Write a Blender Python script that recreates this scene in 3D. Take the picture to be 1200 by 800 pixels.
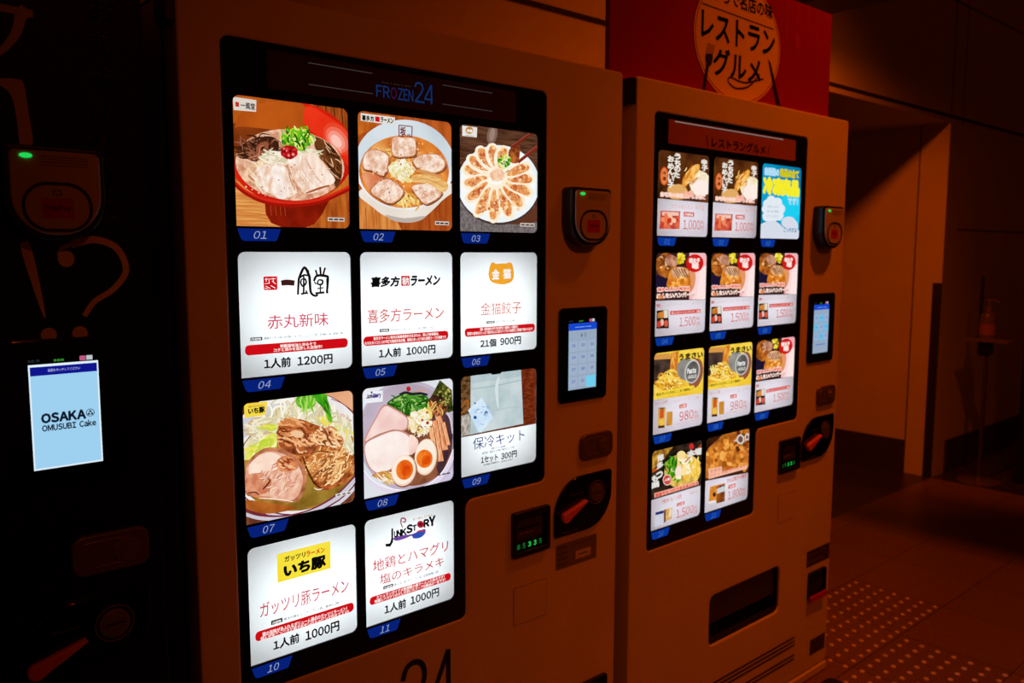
import bpy, math, random
import numpy as np
from mathutils import Vector, Matrix

for _o in list(bpy.data.objects): bpy.data.objects.remove(_o)
scene = bpy.context.scene
COL = scene.collection
PI = math.pi
R = math.radians

# ------------------------------------------------------------------ camera, world, lamps, exposure
def add_camera():
    yaw, pitch, roll = .7173, -.1064, .0021
    f = Vector((math.sin(yaw)*math.cos(pitch), math.cos(yaw)*math.cos(pitch), math.sin(pitch)))
    r = f.cross(Vector((0, 0, 1))).normalized(); u = r.cross(f)
    r2 = r*math.cos(roll) + u*math.sin(roll); u2 = -r*math.sin(roll) + u*math.cos(roll)
    cd = bpy.data.cameras.new('camera'); co = bpy.data.objects.new('camera', cd); COL.objects.link(co)
    m = Matrix((r2, u2, -f)).transposed().to_4x4(); m.translation = Vector((-.5632, -1.3329, 1.4099))
    co.matrix_world = m
    cd.sensor_width = 36; cd.lens = 971.9/1200*36; cd.clip_start = .02
    cd.dof.use_dof = True; cd.dof.focus_distance = 1.45; cd.dof.aperture_fstop = 5.6
    scene.camera = co
add_camera()
scene.view_settings.view_transform = 'Standard'
scene.view_settings.look = 'None'
scene.view_settings.exposure = 0
scene.view_settings.gamma = 1
scene.view_settings.use_curve_mapping = False

W = bpy.data.worlds.new('dim_lobby'); scene.world = W; W.use_nodes = True
W.node_tree.nodes['Background'].inputs[0].default_value = (.018, .002, .0001, 1)
W.node_tree.nodes['Background'].inputs[1].default_value = 1

LAMP = (1, .108, 0)
def spot(name, loc, target, power, cone, blend, size=.08, color=LAMP):
    l = bpy.data.lights.new(name, 'SPOT'); l.energy = power; l.color = color
    l.spot_size = R(cone); l.spot_blend = blend; l.shadow_soft_size = size
    o = bpy.data.objects.new(name, l); COL.objects.link(o); o.location = loc
    o.rotation_euler = (Vector(target)-Vector(loc)).to_track_quat('-Z', 'Y').to_euler()
spot('downlight_machines', (2.15, -1.1, 3.97), (2.6, .1, .6), 170, 84, 1)
spot('lobby_fill_spot', (.3, -4.2, 3.7), (1.0, 0, .9), 105, 38, 1)  # added fill spot, stands in for diffuse lobby light on the machines
spot('downlight_wall', (1.3, -.1, 3.9), (1.4, .7, 2.2), 18, 60, 1)
spot('alcove_fill_spot', (2.35, .58, 2.40), (4.81, 1.2, 1.0), 75, 62, .8, .03)  # unseen spot added behind the sign to brighten the alcove side wall

# ------------------------------------------------------------------ materials
def lin(c):
    return tuple(((x/255)/12.92 if x/255 <= .04045 else ((x/255+.055)/1.055)**2.4) for x in c)
MATS = {}
def new_mat(name):
    m = bpy.data.materials.new(name); m.use_nodes = True
    nt = m.node_tree; nt.nodes.clear()
    out = nt.nodes.new('ShaderNodeOutputMaterial')
    return m, nt, out
def noise_ramp(nt, c1, c2, scale, stretch=(1, 1, 1), detail=4, lo=.35, hi=.65, c3=None, distort=0):
    tc = nt.nodes.new('ShaderNodeTexCoord'); mp = nt.nodes.new('ShaderNodeMapping')
    mp.inputs['Scale'].default_value = stretch
    nz = nt.nodes.new('ShaderNodeTexNoise'); nz.inputs['Scale'].default_value = scale
    nz.inputs['Detail'].default_value = detail; nz.inputs['Distortion'].default_value = distort
    rp = nt.nodes.new('ShaderNodeValToRGB')
    nt.links.new(tc.outputs['Object'], mp.inputs['Vector']); nt.links.new(mp.outputs[0], nz.inputs['Vector'])
    nt.links.new(nz.outputs['Fac'], rp.inputs['Fac'])
    rp.color_ramp.elements[0].position = lo; rp.color_ramp.elements[0].color = (*c1, 1)
    rp.color_ramp.elements[1].position = hi; rp.color_ramp.elements[1].color = (*c2, 1)
    if c3:
        e = rp.color_ramp.elements.new((lo+hi)/2); e.color = (*c3, 1)
    return rp.outputs['Color'], nz.outputs['Fac']
def pbr(name, col, rough=.5, metal=0, bump=0, bscale=200, var=0, spec=.5, coat=0):
    if name in MATS: return MATS[name]
    m, nt, out = new_mat(name)
    b = nt.nodes.new('ShaderNodeBsdfPrincipled'); nt.links.new(b.outputs[0], out.inputs[0])
    b.inputs['Roughness'].default_value = rough; b.inputs['Metallic'].default_value = metal
    b.inputs['Specular IOR Level'].default_value = spec
    b.inputs['Coat Weight'].default_value = coat; b.inputs['Coat Roughness'].default_value = .12
    c = lin(col)
    b.inputs['Base Color'].default_value = (*c, 1)
    v = var if var else .03
    oc, of = noise_ramp(nt, tuple(x*(1-v) for x in c), tuple(min(1, x*(1+v)) for x in c), 7 if not var else 14)
    nt.links.new(oc, b.inputs['Base Color'])
    if bump:
        tc = nt.nodes.new('ShaderNodeTexCoord'); nz = nt.nodes.new('ShaderNodeTexNoise')
        nz.inputs['Scale'].default_value = bscale; nz.inputs['Detail'].default_value = 2
        bp = nt.nodes.new('ShaderNodeBump'); bp.inputs['Strength'].default_value = bump; bp.inputs['Distance'].default_value = .002
        nt.links.new(tc.outputs['Object'], nz.inputs['Vector']); nt.links.new(nz.outputs['Fac'], bp.inputs['Height'])
        nt.links.new(bp.outputs[0], b.inputs['Normal'])
    MATS[name] = m; return m
def ink(c1, c2=None, scale=70, stretch=(1, 1, 1), k=1.0, lo=.35, hi=.65, c3=None, detail=4, distort=0):
    """printed transparency / display pixel that gives off light"""
    key = ('ink', c1, c2, scale, stretch, k, lo, hi, c3, distort)
    if key in MATS: return MATS[key]
    m, nt, out = new_mat('backlit_print')
    e = nt.nodes.new('ShaderNodeEmission'); nt.links.new(e.outputs[0], out.inputs[0])
    e.inputs['Strength'].default_value = k
    e.inputs['Color'].default_value = (*lin(c1), 1)
    if c2:
        oc, _ = noise_ramp(nt, lin(c1), lin(c2), scale, stretch, detail, lo, hi, lin(c3) if c3 else None, distort)
        nt.links.new(oc, e.inputs['Color'])
    MATS[key] = m; return m
def backlit(name, col, tr=.75):
    if name in MATS: return MATS[name]
    m, nt, out = new_mat(name)
    t = nt.nodes.new('ShaderNodeBsdfTranslucent'); d = nt.nodes.new('ShaderNodeBsdfDiffuse'); mx = nt.nodes.new('ShaderNodeMixShader')
    t.inputs[0].default_value = (*col, 1); d.inputs[0].default_value = (*col, 1); mx.inputs[0].default_value = tr
    nt.links.new(d.outputs[0], mx.inputs[1]); nt.links.new(t.outputs[0], mx.inputs[2]); nt.links.new(mx.outputs[0], out.inputs[0])
    MATS[name] = m; return m

CREAM = pbr('cream_enamel', (226, 220, 210), .28, bump=.08, bscale=260)
BLACKW = pbr('black_wrap', (9, 9, 9), .2)
BLACKG = pbr('black_glass', (4, 4, 5), .08)
BLACKP = pbr('black_plastic', (10, 10, 10), .35)
DARKV = pbr('dark_void', (6, 5, 5), .8)
STEEL = pbr('brushed_steel', (150, 145, 140), .3, 1)
CHROME = pbr('chrome', (200, 195, 190), .12, 1)
GREYP = pbr('light_grey_plastic', (190, 185, 178), .4)
LEVERC = pbr('red_lever_plastic', (225, 110, 80), .35)
STICK = pbr('sticker_grey', (120, 112, 105), .5)
STICKD = pbr('sticker_dark', (60, 50, 48), .5)
WHITEP = pbr('white_paper', (215, 210, 205), .5)
INKB = pbr('black_ink', (8, 7, 7), .6)
REDP = pbr('red_plastic', (190, 30, 25), .4)
LETTER = pbr('wrap_lettering', (225, 215, 200), .45)
BLUEINK = pbr('logo_blue_paint', (0, 40, 130), .4)

# ------------------------------------------------------------------ mesh helpers
def cleanup(me, smooth):
    if smooth:
        me.polygons.foreach_set('use_smooth', [True]*len(me.polygons))
        me.set_sharp_from_angle(angle=R(smooth))
class MB:
    """collects faces; build() links them as one mesh object"""
    def __init__(s): s.v = []; s.f = []; s.mi = []; s.mats = []
    def mat(s, m):
        if m not in s.mats: s.mats.append(m)
        return s.mats.index(m)
    def add(s, vs, fs, m):
        b = len(s.v); i = s.mat(m)
        s.v += [tuple(v) for v in vs]
        for f in fs: s.f.append(tuple(b+k for k in f)); s.mi.append(i)
        return s
    def poly(s, pts, m): return s.add(pts, [tuple(range(len(pts)))], m)
    def xz(s, pts, y, m):
        """flat polygon facing -Y from (x,z) points"""
        a = sum(p[0]*q[1]-q[0]*p[1] for p, q in zip(pts, pts[1:]+pts[:1]))
        if a < 0: pts = pts[::-1]
        return s.poly([(p[0], y, p[1]) for p in pts], m)
    def box(s, x0, x1, y0, y1, z0, z1, m):
        v = [(x, y, z) for x in (x0, x1) for y in (y0, y1) for z in (z0, z1)]
        return s.add(v, [(0, 1, 3, 2), (4, 6, 7, 5), (0, 4, 5, 1), (2, 3, 7, 6), (0, 2, 6, 4), (1, 5, 7, 3)], m)
    def lathe(s, prof, o, m, axis='z', n=28):
        """prof: (radius, height) pairs, closed by caps"""
        v = []; f = []
        for r, h in prof:
            for k in range(n):
                a = 2*PI*k/n; c, d = r*math.cos(a), r*math.sin(a)
                p = {'z': (c, d, h), 'y': (c, -h, d), 'x': (h, c, d)}[axis]
                v.append((o[0]+p[0], o[1]+p[1], o[2]+p[2]))
        for i in range(len(prof)-1):
            for k in range(n):
                f.append((i*n+k, i*n+(k+1) % n, (i+1)*n+(k+1) % n, (i+1)*n+k))
        f.append(tuple(range(n))[::-1]); f.append(tuple((len(prof)-1)*n+k for k in range(n)))
        return s.add(v, f, m)
    def tube(s, pts, r, m, n=10):
        pts = [Vector(p) for p in pts]; v = []; f = []
        for i, p in enumerate(pts):
            d = (pts[min(i+1, len(pts)-1)]-pts[max(i-1, 0)]).normalized()
            a = d.orthogonal().normalized() if i == 0 else (a-d*a.dot(d)).normalized()
            b = d.cross(a)
            for k in range(n): v.append(p+(a*math.cos(2*PI*k/n)+b*math.sin(2*PI*k/n))*r)
        for i in range(len(pts)-1):
            for k in range(n): f.append((i*n+k, i*n+(k+1) % n, (i+1)*n+(k+1) % n, (i+1)*n+k))
        f.append(tuple(range(n))[::-1]); f.append(tuple((len(pts)-1)*n+k for k in range(n)))
        return s.add(v, f, m)
    def mesh(s, me2, m, fn):
        return s.add([fn(v) for v in me2[0]], me2[1], m)
    def build(s, name, parent=None, smooth=30, **kw):
        off = Vector((0, 0, 0)); p = parent
        while p is not None: off += Vector(p.location); p = p.parent
        me = bpy.data.meshes.new(name)
        me.from_pydata([tuple(Vector(v)-off) for v in s.v], [], s.f)
        for m in s.mats: me.materials.append(m)
        me.polygons.foreach_set('material_index', s.mi)
        me.update(); cleanup(me, smooth)
        o = bpy.data.objects.new(name, me); COL.objects.link(o); o.parent = parent
        for k, v in kw.items(): o[k] = v
        return o
def thing(name, label, cat, loc, group=None):
    o = bpy.data.objects.new(name, None); COL.objects.link(o); o.location = loc; o.empty_display_size = .1
    tag(o, label, cat, group); return o
def tag(o, label, cat, group=None):
    o['label'] = label; o['category'] = cat
    if group: o['group'] = group
    return o
def struct(o): o['kind'] = 'structure'; return o

def fillet(pts, rad, n=6):
    out = []; N = len(pts)
    if not isinstance(rad, (list, tuple)): rad = [rad]*N
    for i in range(N):
        p = Vector(pts[i]); a = Vector(pts[i-1]); b = Vector(pts[(i+1) % N]); r = rad[i]
        if r <= 0: out.append(tuple(p)); continue
        p1 = p+(a-p).normalized()*r; p2 = p+(b-p).normalized()*r
        c = p1+p2-p
        for k in range(n+1):
            t = k/n*PI/2
            q = c+(p1-c)*math.cos(t)+(p2-c)*math.sin(t)
            out.append((q.x, q.y))
    return out
def rect(x0, x1, z0, z1, r=0, n=6):
    # order: BL, BR, TR, TL
    return fillet([(x0, z0), (x1, z0), (x1, z1), (x0, z1)], r, n)
def ell(cx, cz, rx, rz, n=36): return [(cx+rx*math.cos(2*PI*k/n), cz+rz*math.sin(2*PI*k/n)) for k in range(n)]
def slab_mesh(loops, yf, yb, bevel=0, res=2):
    """plate from closed xz loops (later loops are holes); front at yf, back at yb, rounded edges"""
    cu = bpy.data.curves.new('tmp', 'CURVE'); cu.dimensions = '2D'; cu.fill_mode = 'BOTH'
    for lp in loops:
        sp = cu.splines.new('POLY'); sp.points.add(len(lp)-1); sp.use_cyclic_u = True
        for q, p in zip(sp.points, lp): q.co = (p[0], p[1], 0, 1)
    t = (yb-yf)/2; cu.extrude = max(t-bevel, 1e-5); cu.bevel_depth = bevel; cu.bevel_resolution = res; cu.offset = -bevel
    ob = bpy.data.objects.new('tmp', cu); COL.objects.link(ob)
    dg = bpy.context.evaluated_depsgraph_get(); me = bpy.data.meshes.new_from_object(ob.evaluated_get(dg))
    yc = (yf+yb)/2
    r = ([(v.co.x, yc-v.co.z, v.co.y) for v in me.vertices], [tuple(p.vertices) for p in me.polygons])
    bpy.data.objects.remove(ob); bpy.data.curves.remove(cu); bpy.data.meshes.remove(me)
    return r
def slab(mb, loops, yf, yb, m, bevel=0, res=2):
    v, f = slab_mesh(loops, yf, yb, bevel, res); mb.add(v, f, m); return mb
GLY = {}; TXT = {}
def glyph(ch):
    """outline of one character in em units, latin letters and figures taken from the full-width set"""
    if ch not in GLY:
        c = chr(ord(ch)+0xFEE0) if ch.isascii() and ch.isalnum() else ch
        cu = bpy.data.curves.new('tmp', 'FONT'); cu.body = c; cu.resolution_u = 2
        ob = bpy.data.objects.new('tmp', cu); COL.objects.link(ob)
        dg = bpy.context.evaluated_depsgraph_get(); me = bpy.data.meshes.new_from_object(ob.evaluated_get(dg))
        GLY[ch] = (np.array([v.co[:2] for v in me.vertices]).reshape(-1, 2), [tuple(p.vertices) for p in me.polygons])
        bpy.data.objects.remove(ob); bpy.data.curves.remove(cu); bpy.data.meshes.remove(me)
    return GLY[ch]
def text_geo(s, bold=0, shear=0):
    key = (s, bold, shear)
    if key not in TXT:
        V = []; F = []; pen = 0; n = 0
        for ch in s:
            v, f = glyph(ch)
            if not len(v): pen += .45; continue
            if ch.isascii():
                w = v[:, 0].max()-v[:, 0].min(); adv = max(w, .30 if ch == '1' else 0)
                v = v-np.array((v[:, 0].min()-(adv-w)/2-.05, 0))+np.array((pen, 0)); pen += adv+.10
            else:
                v = v+np.array((pen, 0)); pen += .98
            V.append(v); F += [tuple(n+k for k in q) for q in f]; n += len(v)
        vs = np.concatenate(V); vs = vs+np.stack([vs[:, 1]*shear, vs[:, 1]*0], -1)
        lo, hi = vs.min(0), vs.max(0); d = bold*1.1/np.maximum(hi-lo, .3); vs = (vs-lo)/(hi-lo)
        if bold > 0:                                     # heavier weight: the outline repeated around itself
            A = []; G = []; m = len(vs)
            for k, (dx, dz) in enumerate(((0, 0), (1, 0), (-1, 0), (0, 1), (0, -1), (.7, .7), (-.7, .7), (.7, -.7), (-.7, -.7))):
                A.append(vs+np.array((dx*d[0], dz*d[1]))); G += [tuple(q+k*m for q in f) for f in F]
            vs, F = np.concatenate(A), G
        TXT[key] = (vs, F)
    return TXT[key]
def put_text(mb, s, x0, x1, z0, z1, y, m, bold=.012, shear=0):
    vs, fs = text_geo(s, max(bold, 0), shear)
    mb.add([(x0+(x1-x0)*a, y, z0+(z1-z0)*b) for a, b in vs], fs, m)

# ------------------------------------------------------------------ backlit product cards
CW, CH, PX, PZ = .2119, .2112, .2315, .2537
ZT = 1.6643                                             # top of the first row of cards
def card_xz(n):
    r, c = (n-1)//3, (n-1) % 3
    if n >= 10: r, c = 3, n-10
    return c*PX, ZT-r*PZ
def card_loop(n, g=0):
    x, z = card_xz(n)
    return fillet([(x-g, z-CH-g), (x+CW+g, z-CH-g), (x+CW+g, z+g), (x-g, z+g)], [0, .012, .012, .012])
def homog(quad):
    src = quad; dst = [(0, 0), (1, 0), (1, 1), (0, 1)]; A = []; b = []
    for (x, y), (u, v) in zip(src, dst):
        A += [[x, y, 1, 0, 0, 0, -u*x, -u*y], [0, 0, 0, x, y, 1, -v*x, -v*y]]; b += [u, v]
    h = np.linalg.solve(np.array(A, float), np.array(b, float))
    return np.append(h, 1).reshape(3, 3)
def clip_convex(sub, clip):
    out = sub; n = len(clip)
    for i in range(n):
        a, b = clip[i], clip[(i+1) % n]
        if abs(a[0]-b[0])+abs(a[1]-b[1]) < 1e-9: continue
        inp = out; out = []
        side = lambda p: (b[0]-a[0])*(p[1]-a[1])-(b[1]-a[1])*(p[0]-a[0])
        for j in range(len(inp)):
            p, q = inp[j-1], inp[j]; sp, sq = side(p), side(q)
            if (sp >= 0) != (sq >= 0):
                t = sp/(sp-sq); out.append((p[0]+(q[0]-p[0])*t, p[1]+(q[1]-p[1])*t))
            if sq >= 0: out.append(q)
        if not out: return []
    return out
def smooth_loop(pts, k=5):
    out = []; N = len(pts)
    for i in range(N):
        p0, p1, p2, p3 = (np.array(pts[(i+j) % N], float) for j in (-1, 0, 1, 2))
        for s in range(k):
            t = s/k
            out.append(tuple(.5*((2*p1)+(-p0+p2)*t+(2*p0-5*p1+4*p2-p3)*t*t+(-p0+3*p1-3*p2+p3)*t**3)))
    return out
def smooth_line(pts, k=5):
    if len(pts) < 3: return pts
    P = [pts[0]]+list(pts)+[pts[-1]]; out = []
    for i in range(1, len(P)-2):
        p0, p1, p2, p3 = (np.array(P[i+j], float) for j in (-1, 0, 1, 2))
        for s in range(k):
            t = s/k
            out.append(tuple(.5*((2*p1)+(-p0+p2)*t+(2*p0-5*p1+4*p2-p3)*t*t+(-p0+3*p1-3*p2+p3)*t**3)))
    return out+[pts[-1]]
class Card:
    """printed card; artwork is laid out in sheet units whose corners TL,TR,BR,BL are quad"""
    def __init__(s, n, xo, quad, base, seed=0):
        s.x, s.z = card_xz(n); s.x += xo; s.n = n; s.H = homog(quad); s.mb = MB(); s.y = .0048; s.rng = random.Random(seed*31+n)
        s.clip = [(p[0]+xo, p[1]) for p in card_loop(n)]
        bl = [(p[0]+xo, p[1]) for p in card_loop(n, .002)]
        s.mb.xz(bl, .0050, base)
    def m(s, p):
        w = s.H @ np.array([p[0], p[1], 1.0]); u, v = w[0]/w[2], w[1]/w[2]
        return (s.x+u*CW, s.z-v*CH)
    def up(s): s.y -= .000004
    def raw(s, pts, mat):
        q = [s.m(p) for p in pts]
        a = sum(p[0]*r[1]-r[0]*p[1] for p, r in zip(q, q[1:]+q[:1]))
        if a < 0: q = q[::-1]
        q = clip_convex(q, s.clip)
        if len(q) > 2: s.mb.poly([(p[0], s.y, p[1]) for p in q], mat)
    def P(s, pts, mat, sm=0):
        s.up(); s.raw(smooth_loop(pts, sm) if sm else pts, mat)
    def E(s, cx, cy, rx, ry, mat, rot=0, n=44, jit=0):
        s.up(); c, d = math.cos(R(rot)), math.sin(R(rot)); pts = []
        for k in range(n):
            a = 2*PI*k/n; j = 1+s.rng.uniform(-jit, jit)
            ex, ey = rx*j*math.cos(a), ry*j*math.sin(a); pts.append((cx+ex*c-ey*d, cy+ex*d+ey*c))
        s.raw(pts, mat)
    def S(s, pts, w, mat, taper=.5, sm=5, up=True):
        if up: s.up()
        p = [np.array(q, float) for q in smooth_line(pts, sm)]; L = []; Rr = []; N = len(p)
        for i in range(N):
            d = p[min(i+1, N-1)]-p[max(i-1, 0)]; l = np.hypot(*d) or 1; nrm = np.array((-d[1], d[0]))/l
            t = i/(N-1); ww = w*.5*(1-taper*abs(2*t-1)**2)
            L.append(p[i]+nrm*ww); Rr.append(p[i]-nrm*ww)
        for i in range(N-1): s.raw([tuple(L[i]), tuple(L[i+1]), tuple(Rr[i+1]), tuple(Rr[i])], mat)
    def strands(s, n, cx, cy, rx, ry, length, w, mats, ang=(0, 360), curl=.5, rot=0):
        g = s.rng
        for i in range(n):
            a = g.uniform(0, 2*PI); rr = math.sqrt(g.random()); x = cx+rx*rr*math.cos(a); y = cy+ry*rr*math.sin(a)
            t = R(g.uniform(*ang)); l = length*g.uniform(.6, 1.2); c = g.uniform(-curl, curl)
            d = np.array((math.cos(t), math.sin(t))); q = np.array((-d[1], d[0]))
            s.S([(x-d[0]*l/2, y-d[1]*l/2), (x+q[0]*c*l*.4, y+q[1]*c*l*.4), (x+d[0]*l/2, y+d[1]*l/2)], w*g.uniform(.7, 1.2), g.choice(mats), .6, 3)
    def blobs(s, n, cx, cy, rx, ry, r0, r1, mats, jit=.15, squash=.7):
        g = s.rng
        for i in range(n):
            a = g.uniform(0, 2*PI); rr = math.sqrt(g.random()); r = g.uniform(r0, r1)
            s.E(cx+rx*rr*math.cos(a), cy+ry*rr*math.sin(a), r, r*g.uniform(squash, 1), g.choice(mats), g.uniform(0, 180), 9, jit)
    def T(s, txt, tl, bl, rt, mat, bold=.012, shear=0):
        """text filling the box with left edge tl-bl and right end at rt"""
        x0, z1 = s.m(tl); z0 = s.m(bl)[1]; x1 = s.m(rt)[0]
        s.up(); put_text(s.mb, txt, x0, x1, z0, z1, s.y, mat, bold, shear)
    def pill(s, tl, bl, rt, mat):
        x0, z1 = s.m(tl); z0 = s.m(bl)[1]; x1 = s.m(rt)[0]; s.up()
        s.mb.xz(rect(x0, x1, z0, z1, (z1-z0)*.42), s.y, mat)
    def box(s, tl, bl, rt, mat, r=0):
        x0, z1 = s.m(tl); z0 = s.m(bl)[1]; x1 = s.m(rt)[0]; s.up()
        s.mb.xz(rect(x0, x1, z0, z1, r), s.y, mat)
    def build(s, parent): return s.mb.build('product_card', parent, 0)

K = ink((12, 10, 10)); WH = ink((250, 250, 248)); RED = ink((205, 12, 22)); PINK = ink((205, 70, 95)); VERM = ink((200, 70, 60))
GREY = ink((120, 120, 120)); SUBK = ink((70, 70, 75))
BACK = backlit('backlit_card', (.86, .93, .95))
WOODL = ink((205, 120, 50), (235, 168, 92), 40, (.35, 1, 6)); WOODR = ink((120, 48, 12), (176, 84, 28), 30, (5, 1, .5))
WOODO = ink((178, 84, 20), (212, 118, 40), 30, (2, 1, .7)); DKW = ink((52, 32, 26), (92, 62, 50), 30, (.7, 1, 4))
MEATP = ink((232, 190, 160), (255, 246, 236), 70, (2, 1, 1)); MEATR = ink((214, 150, 116), (246, 206, 178), 70)
MEATB = ink((128, 52, 18), (226, 150, 86), 70, (1, 1, 1.5), c3=(188, 100, 46)); FATW = ink((250, 236, 216)); REDM = ink((225, 120, 90), (245, 190, 160), 60)
GR1 = ink((60, 150, 10)); GR2 = ink((110, 190, 30)); GR3 = ink((200, 215, 70)); GRD = ink((30, 90, 14)); YEL = ink((235, 225, 90))
BRN = ink((62, 30, 16)); BRN2 = ink((112, 58, 34)); NOODLE = ink((240, 205, 120)); NOODLE2 = ink((222, 170, 80)); SPROUT = ink((240, 232, 205)); SPR2 = ink((214, 205, 170))

def caption(c, tl, bl, rt):
    c.box(tl, bl, rt, ink((205, 195, 185)))
    x0, y0 = tl; x1 = rt[0]; h = bl[1]-tl[1]; sl = (rt[1]-tl[1])/(x1-x0)
    for k in range(3):
        a = x0+(x1-x0)*(.07+.31*k); b = a+(x1-x0)*.25
        c.box((a, tl[1]+sl*(a-x0)+h*.3), (a, tl[1]+sl*(a-x0)+h*.7), (b, tl[1]), ink((60, 45, 40)))

def art_red_bowl(c):
    c.P([(0, 0), (706, 0), (706, 800), (0, 800)], WOODO)
    c.P([(20, 20), (430, 60), (420, 300), (20, 420)], ink((150, 66, 14), (196, 96, 24), 16))
    c.P([(20, 200), (180, 210), (300, 250), (20, 420)], ink((92, 34, 8), (150, 60, 14), 14), 4)
    c.P([(440, 60), (670, 100), (670, 260), (560, 150)], WOODR)
    for x in (500, 540, 585, 628): c.S([(x, 70), (x+14, 230)], 5, ink((70, 28, 10)), 0)
    c.P([(30, 500), (330, 620), (330, 770), (30, 770)], WOODL)
    for k in range(9): c.S([(45, 585+k*21), (110+k*12, 590+k*20), (215, 600+k*20)], 2.5, ink((178, 98, 36)), .4)
    c.P([(470, 620), (680, 540), (680, 790), (440, 790)], ink((150, 62, 16), (196, 104, 36), 26, (4, 1, .6)))
    c.P([(205, 630), (210, 690), (240, 740), (330, 775), (400, 775), (475, 745), (520, 690), (560, 610)], ink((110, 16, 4), (150, 30, 8), 20))
    for x in (235, 262, 288, 312): c.S([(x, 640), (x+6, 700)], 9, ink((190, 90, 40)), .8)
    # rim and inside of the bowl
    c.E(348, 350, 350, 282, ink((186, 18, 8), (214, 34, 14), 12))
    c.P([(60, 150), (200, 76), (330, 70), (420, 84), (440, 180), (330, 240), (60, 330)], ink((166, 72, 16), (190, 88, 22), 14), 5)
    c.P([(20, 230), (160, 215), (300, 245), (140, 300), (20, 420)], ink((110, 44, 12), (150, 64, 18), 16), 5)
    c.P([(440, 92), (560, 150), (662, 240), (668, 420), (560, 300), (430, 200)], ink((216, 26, 8), (236, 54, 26), 12), 5)
    for k, cc in enumerate([(232, 70, 40), (240, 110, 86), (246, 150, 130), (252, 196, 182)]):
        c.E(606-k*2, 272+k*4, 66-k*14, 100-k*20, ink(cc), -35)
    # soup
    c.E(344, 418, 300, 196, ink((200, 132, 96), (246, 206, 176), 110), 6)
    c.P([(480, 262), (560, 300), (622, 380), (630, 470), (600, 545), (560, 440), (490, 340)], ink((58, 26, 10), (120, 66, 30), 60), 5)
    c.P([(300, 250), (350, 235), (450, 240), (480, 290), (300, 300)], SPR2, 4)
    c.strands(26, 570, 400, 60, 110, 60, 5, [ink((240, 200, 160)), ink((190, 120, 70)), BRN, BRN2], (30, 90))
    # wood ear mushroom
    c.P([(60, 330), (130, 280), (230, 260), (280, 290), (270, 350), (180, 380), (70, 384)], BRN, 5)
    c.strands(70, 165, 330, 115, 56, 90, 8, [BRN, BRN, BRN2, ink((84, 40, 24)), ink((150, 92, 66)), ink((40, 18, 10))], (-40, 60), 1.2)
    c.S([(115, 385), (165, 370), (170, 320), (215, 300), (205, 340), (150, 390)], 20, ink((150, 82, 56)), .3)
    c.S([(120, 380), (170, 362), (180, 322), (205, 312)], 6, ink((196, 130, 100)), .5)
    # bean sprouts, noodles
    c.strands(50, 260, 380, 70, 40, 80, 10, [SPROUT, SPR2, FATW], (-40, 30), .7)
    c.strands(34, 440, 350, 60, 22, 80, 9, [SPROUT, SPR2, ink((200, 180, 140))], (-20, 30), .7)
    c.strands(40, 195, 480, 70, 60, 90, 8, [FATW, ink((242, 220, 176)), ink((230, 196, 150))], (20, 80), .6)
    # pork slices
    c.P([(150, 450), (240, 412), (318, 428), (350, 500), (378, 572), (300, 606), (240, 580), (175, 540)], MEATP, 4)
    c.P([(240, 440), (280, 430), (320, 500), (325, 590), (290, 604), (262, 540)], ink((240, 216, 204), (255, 246, 238), 60), 4)
    c.S([(330, 430), (345, 500), (372, 560)], 7, ink((200, 140, 110)))
    c.P([(332, 386), (425, 372), (500, 500), (548, 540), (440, 578), (400, 545), (360, 490)], MEATP, 3)
    c.P([(420, 368), (482, 356), (540, 430), (592, 500), (545, 535), (500, 505)], ink((242, 210, 188), (255, 238, 224), 60, (2, 1, 1)), 3)
    c.S([(425, 378), (468, 455), (512, 515)], 5, ink((206, 140, 112)))
    for k in range(14):
        t = k/13; c.S([(350+t*90+c.rng.uniform(-6, 6), 400+c.rng.uniform(-10, 14)), (400+t*90, 480+c.rng.uniform(-10, 14)), (446+t*80, 545-t*30)], 2.5, ink((232, 190, 166)), .8)
    c.S([(430, 574), (500, 548), (560, 530)], 13, ink((176, 92, 56)), .5)
    c.S([(500, 370), (560, 425), (590, 470)], 6, BRN, .5)
    # spring onion, chilli ball
    c.blobs(46, 385, 272, 78, 52, 12, 26, [GR1, GR2, GR3, GRD, ink((150, 200, 40)), YEL])
    c.strands(56, 385, 268, 76, 56, 60, 11, [GR1, GR2, GRD, GR3, ink((86, 170, 20)), ink((232, 235, 140))], (30, 150), 1)
    c.E(338, 348, 47, 39, ink((150, 10, 16), (196, 24, 30), 90), 0, 30, .05)
    c.blobs(12, 336, 345, 34, 26, 4, 9, [ink((220, 60, 60)), ink((110, 4, 10)), ink((245, 140, 130))])
    c.blobs(60, 300, 500, 230, 100, 2, 5, [FATW, ink((250, 220, 190)), ink((190, 110, 70))])
    # front rim
    c.S([(30, 505), (90, 560), (200, 610), (350, 628), (500, 610), (610, 565), (680, 530)], 15, ink((214, 40, 22)), .1)
    c.S([(30, 520), (90, 574), (200, 626), (350, 644), (500, 626), (610, 580), (680, 545)], 17, ink((160, 18, 8)), .1)
    c.P([(28, 44), (158, 62), (156, 127), (33, 118)], ink((222, 212, 200)))
    c.box((42, 72), (42, 98), (62, 74), ink((190, 50, 40))); c.T('一風堂', (70, 72), (70, 108), (150, 88), K, .02)
    caption(c, (547, 706), (547, 728), (640, 708))

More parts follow.
